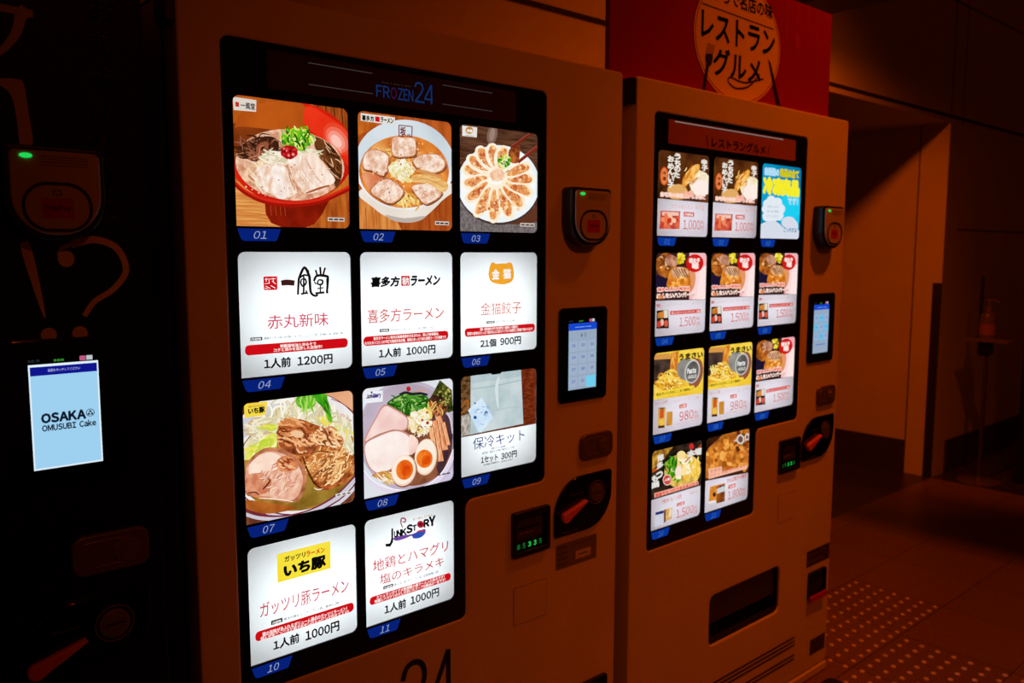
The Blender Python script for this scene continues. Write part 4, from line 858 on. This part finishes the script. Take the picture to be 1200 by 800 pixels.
def vending(xo, style, root, cards):
    """style: 'ramen', 'gourmet' or 'cake' machine; xo shifts it along the row"""
    X = lambda v: v+xo
    body, face = (BLACKW, BLACKW) if style == 'cake' else (CREAM, CREAM)
    # cabinet: open-fronted box behind the door
    mb = MB(); a, b, t = X(-.082), X(.940), .006
    mb.box(a, a+t, .056, .75, .03, 1.826, body); mb.box(b-t, b, .056, .75, .03, 1.826, body)
    mb.box(a, b, .056, .75, 1.82, 1.826, body); mb.box(a, b, .056, .75, .03, .036, body); mb.box(a, b, .744, .75, .03, 1.826, body)
    for fx in (a+.05, b-.05):
        for fy in (.12, .68): mb.lathe([(.02, 0), (.02, .008), (.01, .01), (.01, .031)], (fx, fy, 0), STEEL)
    mb.build('cabinet', root)
    # door with the openings for panel and delivery port
    mb = MB(); loops = [rect(X(-.086), X(.944), .034, 1.83, .010), sh(panel_loop(.0015), xo), rect(X(.266), X(.632), .292, .442, .022)]
    slab(mb, loops, 0, .06, face, .0045, 3); mb.build('door', root, 40)
    mb = MB(); slab(mb, [rect(X(-.084), X(.942), .004, .028, .003)], -.006, .06, face, .002); mb.build('kick_plate', root)
    mb = MB(); mb.box(X(-.0855), X(-.0815), .0605, .072, .06, 1.80, BLACKP); mb.box(X(-.100), X(-.0865), .004, .055, 1.765, 1.825, BLACKP); mb.build('door_hinge', root)
    # delivery port
    mb = MB(); x0, x1, z0, z1 = X(.2655), X(.6325), .2925, .4415
    mb.box(x0, x1, .20, .204, z0, z1, DARKV); po, pi = rect(x0, x1, z0, z1, .022), rect(x0+.002, x1-.002, z0+.002, z1-.002, .020); slab(mb, [po, pi], .007, .204, DARKV)
    mb.build('delivery_port', root)
    mb = MB(); slab(mb, [rect(X(.268), X(.630), .348, .439, .012)], .016, .022, pbr('smoked_flap', (46, 38, 34), .25), .002); mb.build('delivery_flap', root, label='smoked brown flap')
    # display panel: black mask with a window for each product card
    mb = MB(); holes = [sh(card_loop(n), xo) for n in cards]
    slab(mb, [sh(panel_loop(.003), xo)]+holes, .0022, .0046, BLACKG, .0003 if not cards else 0); mb.build('display_panel', root, 0)
    for n in cards:
        (c, art) = (Card(n, xo, (M1Q if style == 'ramen' else M2Q)[n], BACK if style == 'ramen' else BACK2), (ART1 if style == 'ramen' else ART2)[n])
        art(c); c.build(root)
        cx, cz = card_xz(n); tm = MB(); w = CW
        lp = fillet([(X(cx+.033*w), cz-CH*1.115), (X(cx+.325*w), cz-CH*1.115), (X(cx+.365*w), cz-CH*1.018), (X(cx+.003*w), cz-CH*1.018)], [.006, .003, 0, 0])
        tm.xz(lp, .0015, TAB1 if style == 'ramen' else TAB2)
        tm.mesh((([(p[0], .0015, p[1]) for p in lp]+[(p[0], .0024, p[1]) for p in lp]), [(i, (i+1) % len(lp), (i+1) % len(lp)+len(lp), i+len(lp)) for i in range(len(lp))]), BLACKP, lambda v: v)
        d = '%02d' % n; put_text(tm, d, X(cx+.135*w), X(cx+.24*w), cz-CH*1.098, cz-CH*1.036, .0012, NUM1 if style == 'ramen' else NUM2, .0, .25)
        tm.build('number_tab', root, 0)
        lit = style == 'ramen' and n in (4, 5, 6, 9, 10, 11) or style == 'gourmet' and n != 3
        if lit:
            ld = bpy.data.lights.new('card_backlight', 'AREA'); ld.shape = 'RECTANGLE'
            ld.size, ld.size_y = (.19, .17) if style == 'ramen' else (.19, .08); ld.energy = (.31 if style == 'ramen' else .14); ld.color = (.95, .98, 1) if style == 'ramen' else (.98, .96, 1); ld.spread = R(150)
            lo = bpy.data.objects.new('card_backlight', ld); COL.objects.link(lo); lo.parent = root
            lo.location = Vector((X(cx+CW/2), .115, cz-CH*(.5 if style == 'ramen' else .74)))-root.location
            lo.rotation_euler = (R(-90), 0, 0)
    # header strip of the panel
    mb = MB()
    if style == 'ramen':
        slab(mb, [rect(X(.060), X(.610), 1.680, 1.744, .006)], .0005, .0022, pbr('header_smoked_sheen', (66, 54, 46), .14), .0005)  # smoked brown lightened, so the header's reflection sits in the base colour
        for x0, x1, z in ((.135, .262, 1.733), (.135, .262, 1.697), (.420, .545, 1.733), (.420, .545, 1.697)): mb.tube([(X(x0), .0004, z), (X(x1), .0004, z)], .0007, ink((60, 53, 50)), 8)  # bright header streaks put in as thin glowing tubes
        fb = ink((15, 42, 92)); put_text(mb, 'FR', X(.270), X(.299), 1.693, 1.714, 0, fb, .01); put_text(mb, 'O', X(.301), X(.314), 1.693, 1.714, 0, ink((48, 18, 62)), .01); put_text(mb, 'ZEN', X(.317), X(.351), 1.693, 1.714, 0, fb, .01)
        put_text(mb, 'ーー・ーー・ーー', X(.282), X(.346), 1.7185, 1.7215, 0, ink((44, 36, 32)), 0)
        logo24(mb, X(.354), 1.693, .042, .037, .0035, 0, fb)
        mb.build('header_strip', root, label='smoked header strip, lightened for reflections, with blue lettering')
    elif style == 'gourmet':
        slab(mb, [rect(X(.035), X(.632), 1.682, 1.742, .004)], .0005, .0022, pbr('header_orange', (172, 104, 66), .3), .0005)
        mb.tube([(X(.060), .0002, 1.738), (X(.560), .0002, 1.738)], .0013, ink((128, 118, 112)), 8)  # pale streak along the header top, put in as a glowing tube
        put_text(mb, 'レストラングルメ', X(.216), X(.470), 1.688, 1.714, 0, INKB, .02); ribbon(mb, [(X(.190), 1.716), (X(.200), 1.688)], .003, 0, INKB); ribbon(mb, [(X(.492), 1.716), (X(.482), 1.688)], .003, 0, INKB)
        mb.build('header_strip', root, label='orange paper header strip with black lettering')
    # card reader
    mb = MB(); fp = lambda g: fillet([(X(.745+g), 1.426+g), (X(.872-g), 1.426+g), (X(.872-g), 1.555-g), (X(.745+g), 1.555-g)], [.052, .056, .010, .008], 10)
    slab(mb, [fp(0)], -.034, -.0005, BLACKP, .004); rd = mb.build('card_reader', root)
    mb = MB(); slab(mb, [fp(.007)], -.0385, -.034, GREYP, .002)
    for k in range(4): mb.box(X(.790), X(.850), -.0388, -.0385, 1.540-k*.004, 1.5412-k*.004, STICK)
    mb.build('face_plate', rd, label='light grey rounded face plate')
    ring = rect(X(.764), X(.853), 1.438, 1.506, .033, 10); inner = rect(X(.768), X(.849), 1.442, 1.502, .029, 10)
    mb = MB(); slab(mb, [ring, inner], -.0405, -.0384, BLACKP, .0006); mb.build('sensor_ring', rd)
    mb = MB(); mb.xz(rect(X(.788), X(.829), 1.456, 1.484, .002), -.0389, REDP); put_text(mb, 'PayPay', X(.792), X(.825), 1.466, 1.474, -.0392, WHITEP, .01); slab(mb, [rect(X(.803), X(.814), 1.488, 1.495, .002), rect(X(.8045), X(.8125), 1.4892, 1.4938, .0015)], -.0389, -.0385, STICKD); mb.build('payment_mark', rd, label='red payment mark')
    mb = MB(); slab(mb, [ell(X(.772), 1.540, .008, .0035, 18)], -.0400, -.0384, GRN, .0006); mb.build('indicator_light', rd, label='green indicator light')
    # touchscreen
    mb = MB(); slab(mb, [rect(X(.737), X(.896), 1.068, 1.286, .012)], -.005, .001, BLACKG, .0025); ts = mb.build('touchscreen', root)
    mb = MB(); x0, x1, z0, z1, y = X(.766), X(.858), 1.097, 1.250, -.0052
    def q(a, b, c, d, m, e=1): mb.xz(rect(x0+(x1-x0)*a, x0+(x1-x0)*b, z1-(z1-z0)*d, z1-(z1-z0)*c), y-.0001*e, m)
    def tx(s, a, b, c, d, m, bold=.01, e=4): put_text(mb, s, x0+(x1-x0)*a, x0+(x1-x0)*b, z1-(z1-z0)*d, z1-(z1-z0)*c, y-.0001*e, m, bold)
    tx('20:25 LTE', .0, .16, -.045, -.025, ink((60, 70, 80)), 0); tx('■■■', .36, .5, -.04, -.02, ink((50, 130, 40)), .02); tx('■', .74, .81, -.05, -.015, ink((190, 90, 130)), .1); q(.83, .92, -.055, -.012, ink((190, 200, 205)))
    if style == 'cake':
        q(0, 1, 0, 1, ink((226, 240, 250)), 0); q(.022, .978, .022, .985, ink((158, 208, 240)), 1); q(.022, .978, .022, .105, ink((16, 20, 140)), 2)
        tx('画面をタッチしてください', .27, .73, .048, .075, ink((170, 180, 230)), .01)
        tx('OSAKA', .145, .77, .47, .555, ink((14, 22, 40)), .055); tx('OMUSUBI Cake', .145, .92, .575, .635, ink((14, 22, 40)), .035)
        cx, cz, rr = x0+(x1-x0)*.845, z1-(z1-z0)*.505, .0058
        for s0, m_, e in ((1, ink((14, 22, 40)), 3), (.84, ink((158, 208, 240)), 4)): mb.xz(ell(cx, cz, rr*s0, rr*s0, 24), y-.0001*e, m_)
        for dx, dz in ((0, .0022), (-.0022, -.0014), (.0022, -.0014)): mb.xz([(cx+dx-.0022, cz+dz-.0016), (cx+dx+.0022, cz+dz-.0016), (cx+dx, cz+dz+.0024)], y-.0006, ink((14, 22, 40)))
    else:
        q(0, 1, 0, 1, ink((150, 168, 190)), 0); q(0, 1, 0, .105, ink((20, 70, 205)), 1); tx('ーーーーー・ーーー', .22, .8, .05, .068, ink((150, 190, 240)), .01)
        if style == 'ramen':
            tx('¥0', .42, .62, .15, .215, ink((40, 60, 60)), .0)
            for k in range(11):
                r, c_ = divmod(k, 3); q(.03+c_*.33, .31+c_*.33, .27+r*.18, .42+r*.18, ink((158, 176, 200)), 1); tx('%02d' % (k+1), .12+c_*.33, .24+c_*.33, .31+r*.18, .352+r*.18, ink((40, 70, 160)), .01)
            q(.64, .97, .81, .985, ink((110, 206, 236)), 1)
        else:
            for k in range(9):
                r, c_ = divmod(k, 3); q(.03+c_*.33, .31+c_*.33, .2+r*.19, .36+r*.19, ink((110, 190, 226)) if k % 2 else ink((150, 176, 214)), 1); tx('%02d' % (k+1), .12+c_*.33, .24+c_*.33, .25+r*.19, .29+r*.19, ink((50, 100, 190)), .01)
            tx('ーーーーーー', .2, .8, .815, .835, ink((60, 110, 200)), .02)
    mb.build('screen', ts, 0, label='lit screen')
    # lock
    mb = MB(); slab(mb, [rect(X(.808), X(.919), .924, .986, .018, 8)], -.008, .001, STEELD, .003); slab(mb, [rect(X(.816), X(.900), .934, .976, .016, 8), rect(X(.819), X(.897), .937, .973, .013, 8)], -.0092, -.0075, CHROMED, .0006); lk = mb.build('lock_handle', root)
    mb = MB(); mb.lathe([(.019, 0), (.019, .002), (.015, .003), (.012, .0025), (.011, .0045), (.004, .0045), (.003, .0035)], (X(.884), -.0082, .955), CHROMED, 'y'); mb.build('lock_cylinder', lk)
    # coin unit
    leaf = fillet([(X(.727), .756), (X(.917), .756), (X(.917), .890), (X(.727), .890)], [.008, .085, .008, .085], 12)
    mb = MB(); slab(mb, [leaf], -.008, .001, BLACKG, .003); cu = mb.build('coin_unit', root)
    put = lambda s, a, b, c, d: put_text(mb, s, X(a), X(b), c, d, -.0084, STICK, 0)
    mb = MB(); put('ーー・ーー', .775, .815, .849, .852); mb.build('marking', cu, 0); mb = MB(); put('ーーーー・ーー', .745, .80, .763, .766); mb.build('marking', cu, 0)
    cx, cz = X(.862), .842
    mb = MB(); slab(mb, [ell(cx, cz, .029, .029), ell(cx, cz, .0265, .0265)], -.0100, -.0078, STEELD, .0006)
    mb.lathe([(.0225, 0), (.0225, .002), (.018, .0035), (.001, .0035)], (cx, -.0079, cz), STEELD, 'y'); mb.box(cx-.015, cx+.015, -.0118, -.0112, cz-.0013, cz+.0013, DARKV); mb.build('coin_slot', cu, label='round metal coin slot')
    mb = MB(); a, b = Vector((X(.752), .803)), Vector((X(.820), .831)); d = (b-a).normalized(); nrm = Vector((-d.y, d.x)); lp = []
    for k in range(13):
        t = PI/2+PI*k/12; v = a+(d*math.cos(t)+nrm*math.sin(t))*.0125; lp.append((v.x, v.y))
    for s_, w in ((.25, .0095), (.5, .0075), (1, .003)): v = a+(b-a)*s_-nrm*w; lp.append((v.x, v.y))
    for s_, w in ((1, .003), (.5, .0075), (.25, .0095)): v = a+(b-a)*s_+nrm*w; lp.append((v.x, v.y))
    slab(mb, [lp], -.022, -.008, LEVERC, .003); mb.build('return_lever', cu, label='red return lever')
    # bill slot
    mb = MB(); slab(mb, [rect(X(.597), X(.708), .740, .843, .006), rect(X(.607), X(.693), .752, .828, .003)], -.012, .001, BLACKP, .003); mb.xz(rect(X(.600), X(.705), .745, .84), -.002, BLACKP); bs = mb.build('bill_slot', root)
    mb = MB(); mb.box(X(.610), X(.688), -.0045, -.002, .772, .822, STICKD); mb.box(X(.614), X(.678), -.0052, -.0045, .800, .806, BLACKP); mb.box(X(.610), X(.688), -.006, -.002, .775, .778, BLACKP); put_text(mb, 'ーーー', X(.62), X(.66), .789, .793, -.0048, STICK, 0); mb.build('bill_guide', bs)
    mb = MB()
    for k, s_ in enumerate('85335'): put_text(mb, s_, X(.612+k*.0165), X(.620+k*.0165), .757, .768, -.0046, GRN if k in (2, 3) else ink((10, 110, 40)), .02)
    mb.xz(rect(X(.608), X(.692), .753, .771), -.0042, BLACKG); mb.build('credit_display', bs, 0, label='green lit digits')
    # little coin return door, stickers, coin return, vents
    mb = MB(); x0, x1, z0, z1 = X(.605), X(.706), .580, .668
    slab(mb, [rect(x0, x1, z0, z1, .004), rect(x0+.0015, x1-.0015, z0+.0015, z1-.0015, .003)], -.0002, .0002, STICKD); slab(mb, [rect(x0+.0015, x1-.0015, z0+.0015, z1-.0015, .003)], -.0012, .0002, face, .0005); mb.build('service_flap', root)
    mb = MB()
    if style == 'gourmet': mb.box(X(.792), X(.938), -.0006, 0, .392, .446, STICKD); put_text(mb, 'ーーーーー・ーーー', X(.80), X(.92), .428, .434, -.0008, STICK, 0); put_text(mb, 'ーーーーーー', X(.80), X(.90), .405, .410, -.0008, STICK, 0); mb.build('sticker', root, 0, label='dark grey information sticker')
    mb = MB(); mb.box(X(.836), X(.932), -.0006, 0, .078, .132, STICKD); mb.build('sticker', root, 0, label='small dark sticker near the foot')
    if style != 'gourmet':
        mb = MB(); mb.box(X(.735), X(.872), -.0006, 0, .676, .736, STICK)
        for k in range(4): put_text(mb, 'ーーー', X(.741), X(.772), .725-k*.0135, .729-k*.0135, -.0008, STICKD, 0)
        put_text(mb, 'ーーーーー・ーー', X(.785), X(.86), .724, .728, -.0008, STICKD, 0); mb.box(X(.80), X(.852), -.0009, -.0006, .688, .708, WHITEP); put_text(mb, 'ーーー', X(.81), X(.84), .696, .700, -.0011, STICKD, 0); mb.build('sticker', root, 0, label='grey notice sticker with white box')
    mb = MB(); x0, x1, z0, z1 = X(.802), X(.910), .278, .372
    slab(mb, [rect(x0, x1, z0, z1, .008), rect(x0+.006, x1-.006, z0+.014, z1-.005, .006)], -.010, .001, BLACKP, .003); mb.xz(rect(x0+.004, x1-.004, z0+.01, z1-.004), -.001, DARKV); cr = mb.build('coin_return', root)
    mb = MB(); slab(mb, [rect(x0, x1, z0-.004, z0+.016, .007)], -.016, -.009, REDP, .002); mb.build('lip', cr, label='red lip')
    mb = MB()
    for z in (.176, .163, .150, .116, .103): mb.box(X(.20), X(.735), -.0012, .0, z-.0028, z+.0028, STICKD)
    mb.build('vent_slot', root)
def logo24(mb, x, z, w, h, t, y, m):
    """slim figures 2 and 4 side by side; x,z lower left"""
    P_ = lambda a, b: (x+w*a, z+h*b)
    ribbon(mb, [P_(.03, .76), P_(.10, .93), P_(.25, .985), P_(.40, .91), P_(.45, .72), P_(.36, .50), P_(.20, .27), P_(.04, .05)], t, y, m); ribbon(mb, [P_(.02, .045), P_(.55, .045)], t, y, m, 0, 1)
    ribbon(mb, [P_(.93, .0), P_(.93, .98)], t, y, m, 0, 1); ribbon(mb, [P_(.93, .98), P_(.55, .22)], t, y, m, 0, 1); ribbon(mb, [P_(.53, .23), P_(1.0, .23)], t, y, m, 0, 1)
STEELD = pbr('dull_steel', (120, 108, 96), .35, .45); CHROMED = pbr('worn_chrome', (140, 130, 120), .2, .5)
BACK2 = backlit('backlit_card_lilac', (.86, .88, .95))
TAB1 = ink((5, 32, 118)); TAB2 = ink((8, 52, 150)); NUM1 = ink((150, 160, 195)); NUM2 = ink((60, 116, 200))
MO = 1.0807
r1 = thing('vending_machine', 'cream vending machine with large lit photos of ramen bowls, in the middle of the row', 'vending machine', (.43, .4, 0), 'vending machines in a row')
vending(0, 'ramen', r1, list(range(1, 12)))
mb = MB(); logo24(mb, .307, .452, .126, .138, .012, -.0007, BLUEINK); put_text(mb, 'FROZEN', .06, .29, .452, .53, -.0007, BLUEINK, .005); mb.build('logo', r1, 0, label='dark blue logo lettering')
r2 = thing('vending_machine', 'cream vending machine under the red sign, with small product cards marked 1,500 yen', 'vending machine', (.43+MO, .4, 0), 'vending machines in a row')
vending(MO, 'gourmet', r2, list(range(1, 12)))
r0 = thing('vending_machine', 'black vending machine at the left edge with beige Japanese lettering and pale blue screen', 'vending machine', (.43-MO, .4, 0), 'vending machines in a row')
vending(-MO, 'cake', r0, [])
mb = MB(); y = -.0007
for k, (s_, a, b, z0, z1) in enumerate((('お', -.211, -.173, 1.742, 1.776), ('む', -.212, -.176, 1.693, 1.726), ('す', -.214, -.181, 1.644, 1.678), ('び', -.217, -.183, 1.597, 1.631), ('な', -.219, -.186, 1.549, 1.583), ('の', -.222, -.189, 1.502, 1.534), ('に', -.222, -.190, 1.456, 1.488))):
    put_text(mb, s_, a, b, z0, z1, y, LETTER, .012)
LB = dict(label='beige printed lettering'); mb.build('lettering', r0, 0, **LB); mb = MB()
ribbon(mb, [(-.352, 1.772), (-.362, 1.735), (-.385, 1.70)], .012, y, LETTER, .5); ribbon(mb, [(-.372, 1.742), (-.33, 1.739), (-.282, 1.737)], .010, y, LETTER); ribbon(mb, [(-.296, 1.737), (-.304, 1.708), (-.322, 1.682), (-.345, 1.664)], .015, y, LETTER, .7); mb.xz([(-.296, 1.747), (-.281, 1.737), (-.288, 1.73), (-.305, 1.734)], y-.0001, LETTER)
mb.build('large_character', r0, 0, **LB); mb = MB()
mb.xz(smooth_loop([(-.345, 1.640), (-.325, 1.645), (-.305, 1.646), (-.298, 1.640), (-.294, 1.60), (-.291, 1.562), (-.298, 1.554), (-.307, 1.556), (-.309, 1.59), (-.314, 1.622), (-.325, 1.634)], 4), y, LETTER)
mb.build('large_character', r0, 0, **LB); mb = MB(); mb.xz(ell(-.285, 1.291, .0105, .0105, 22), y, LETTER)
mb.xz(smooth_loop([(-.314, 1.417), (-.308, 1.424), (-.302, 1.42), (-.294, 1.375), (-.288, 1.322), (-.291, 1.320), (-.304, 1.37)], 4), y, LETTER)
mb.build('exclamation_mark', r0, 0, **LB); mb = MB(); mb.xz(ell(-.244, 1.291, .0105, .0105, 22), y, LETTER)
ribbon(mb, [(-.250, 1.420), (-.219, 1.428), (-.188, 1.416), (-.176, 1.382), (-.196, 1.354), (-.222, 1.337), (-.237, 1.316)], .011, y, LETTER, .35)
mb.xz(ell(-.257, 1.400, .011, .012, 20), y-.0001, LETTER); ribbon(mb, [(-.266, 1.404), (-.262, 1.415), (-.25, 1.420)], .006, y-.0002, LETTER)
mb.build('question_mark', r0, 0, **LB)

# ------------------------------------------------------------------ sign on the right machine
SR = pbr('sign_red', (158, 16, 14), .25); SR2 = pbr('sign_red_light', (172, 34, 30), .3); SO = pbr('sign_oval_cream', (236, 214, 190), .35)
sg = thing('sign', 'red sign board with a pale oval of Japanese lettering standing on the right machine', 'sign', (1.48, .07, 1.826))
mb = MB(); slab(mb, [rect(.96, 2.002, 1.826, 2.166)], .06, .075, SR, .001)
for k in range(18):
    x = .985+k*.058
    if abs(x-1.49) < .2: continue
    l = (.05, .09, .03, .12, .07)[k % 5]; mb.xz(fillet([(x-.006, 2.165-l), (x+.006, 2.165-l), (x+.003, 2.165), (x-.003, 2.165)], [.006, .006, 0, 0]), .0595, SR2)
for x, z, r_ in ((1.18, 2.10, .02), (1.80, 2.05, .015)): mb.xz(ell(x, z, r_, r_*1.6, 20), .0594, SR2)
mb.build('board', sg)
ocx, ocz, ra, rb = 1.495, 2.0, .212, .172
mb = MB(); mb.xz(ell(ocx, ocz, ra, rb, 64), .0590, SR); mb.xz(ell(ocx, ocz, ra-.003, rb-.003, 64), .0588, SO); slab(mb, [ell(ocx, ocz, ra-.008, rb-.008, 64), ell(ocx, ocz, ra-.0105, rb-.0105, 64)], .0584, .0587, SR)
y = .0582
put_text(mb, 'おうちで名店の味', 1.325, 1.655, 2.088, 2.128, y, INKB, .02); ribbon(mb, [(1.318, 2.070), (1.665, 2.062)], .003, y, INKB, 0, 1)
put_text(mb, 'レストラン', 1.318, 1.672, 1.985, 2.055, y, INKB, .02); put_text(mb, 'グルメ', 1.375, 1.605, 1.895, 1.968, y, INKB, .02)
ribbon(mb, [(1.60, 1.925), (1.55, 1.886), (1.50, 1.872), (1.47, 1.873), (1.445, 1.885), (1.455, 1.897), (1.50, 1.892), (1.54, 1.894), (1.62, 1.915)], .005, y, INKB)
ribbon(mb, [(1.352, 1.935), (1.334, 1.84)], .014, y, INKB, .2)
for k in range(4): ribbon(mb, [(1.340+k*.009, 1.935+k*.001), (1.350+k*.009, 1.972)], .003, y, INKB)
mb.xz(smooth_loop([(1.338, 1.94), (1.37, 1.945), (1.365, 1.918), (1.346, 1.912)], 4), y-.0001, INKB)
mb.xz([(1.640, 1.975), (1.655, 1.965), (1.690, 1.90), (1.722, 1.84), (1.700, 1.835), (1.668, 1.91)], y, INKB)
mb.build('oval_panel', sg, 0, label='pale oval with black lettering and cutlery drawing')

# ------------------------------------------------------------------ floor studs, mat
STUD = pbr('stud_steel', (246, 238, 228), .22, .15)
mb = MB(); mb.lathe([(.0092, 0), (.0092, .001), (.0084, .003), (.0062, .0045), (.0031, .0052), (.0005, .0054)], (0, 0, 0), STUD, n=14)
src = mb.build('floor_stud', None, 50)
src.location = (2.82, .288, 0); first = True
for j in range(16):
    for i in range(18):
        x = 2.82-.0565*i; yv = .288-.0548*j
        if j >= 7:
            x = 2.435-.0565*i
            if x < 1.75 or yv < -.62: continue
        else:
            if x < 2.03: continue
        if j >= 7 and x > 2.45: continue
        if first: o = src; first = False
        else: o = src.copy(); COL.objects.link(o)
        o.location = (x, yv, 0)
        tag(o, 'small shiny round stud of the tactile rows set in the brown tile floor', 'floor stud', 'tactile floor studs')
mb = MB(); slab(mb, [rect(0, .30, 0, .35, .02)], -.012, 0, pbr('black_rubber', (10, 9, 9), .6), .003)
me_ = MB(); me_.add([(1.66+v[0], -.40+v[2], -v[1]) for v in mb.v], mb.f, pbr('black_rubber', (10, 9, 9), .6))
tag(me_.build('floor_mat'), 'black rubber mat on the floor at the foot of the right cream machine', 'mat')

# ------------------------------------------------------------------ sanitizer stand, bottle, kiosk
st = thing('sanitizer_stand', 'slim metal stand on a round base by the dark wall corner, holding a pump bottle', 'stand', (4.95, .56, 0))
mb = MB(); mb.lathe([(.125, 0), (.125, .006), (.11, .012), (.02, .016), (.018, .03)], (4.95, .56, 0), STEELD); mb.build('base', st)
mb = MB(); mb.tube([(4.95, .56, .012), (4.95, .56, .86)], .0125, pbr('pole_steel', (150, 140, 130), .35, 1)); mb.build('pole', st)
mb = MB(); mb.box(4.925, 4.975, .53, .60, .80, .872, BLACKP); mb.lathe([(.03, .79), (.036, .80), (.036, .872), (.03, .876)], (4.95, .575, 0), BLACKP); mb.build('clamp', st)
mb = MB(); mb.box(4.88, 5.02, .42, .66, .878, .886, pbr('shelf_wood', (120, 100, 84), .5)); mb.box(4.878, 4.882, .42, .66, .878, .900, STEELD); mb.build('tray', st)
GREYD = pbr('pump_plastic', (110, 100, 90), .3)
bt = thing('pump_bottle', 'small pump bottle of hand sanitizer standing on the slim metal stand', 'bottle', (4.95, .56, .8865))
mb = MB(); mb.lathe([(.044, .8865), (.048, .892), (.048, 1.02), (.042, 1.045), (.018, 1.06), (.016, 1.072)], (4.95, .56, 0), pbr('bottle_plastic', (96, 86, 76), .25)); mb.build('body', bt)
mb = MB(); mb.lathe([(.0485, .92), (.0485, .985)], (4.95, .56, 0), pbr('bottle_label', (140, 92, 56), .5)); mb.build('label_band', bt, label='orange label band')
mb = MB(); mb.lathe([(.020, 1.070), (.020, 1.086), (.006, 1.088), (.006, 1.12), (.013, 1.122), (.013, 1.134), (.004, 1.138)], (4.95, .56, 0), GREYD); mb.tube([(4.95, .56, 1.128), (4.94, .52, 1.130), (4.935, .50, 1.118)], .0045, GREYD); mb.build('pump', bt)
th = thing('notice_holder', 'thin black upright holder behind the pump bottle', 'holder', (5.02, .63, .886))
mb = MB(); mb.box(5.012, 5.026, .622, .638, .886, 1.27, BLACKP); mb.box(4.99, 5.04, .60, .66, .886, .892, BLACKP); mb.build('post', th)
kk = thing('kiosk', 'dark kiosk with a navy front panel at the right edge beside the sanitizer stand', 'kiosk', (5.25, .2, 0))
mb = MB(); mb.box(5.10, 5.18, -.35, .405, .06, 1.18, BLACKP); mb.box(5.09, 5.22, -.37, .42, 0, .06, BLACKP); mb.build('pedestal', kk)
mb = MB(); mb.box(5.085, 5.16, -.37, .410, 1.18, 1.43, pbr('navy_panel', (18, 22, 60), .4)); mb.box(5.08, 5.086, -.38, .42, 1.17, 1.19, BLACKP); mb.build('panel', kk, label='navy blue panel')
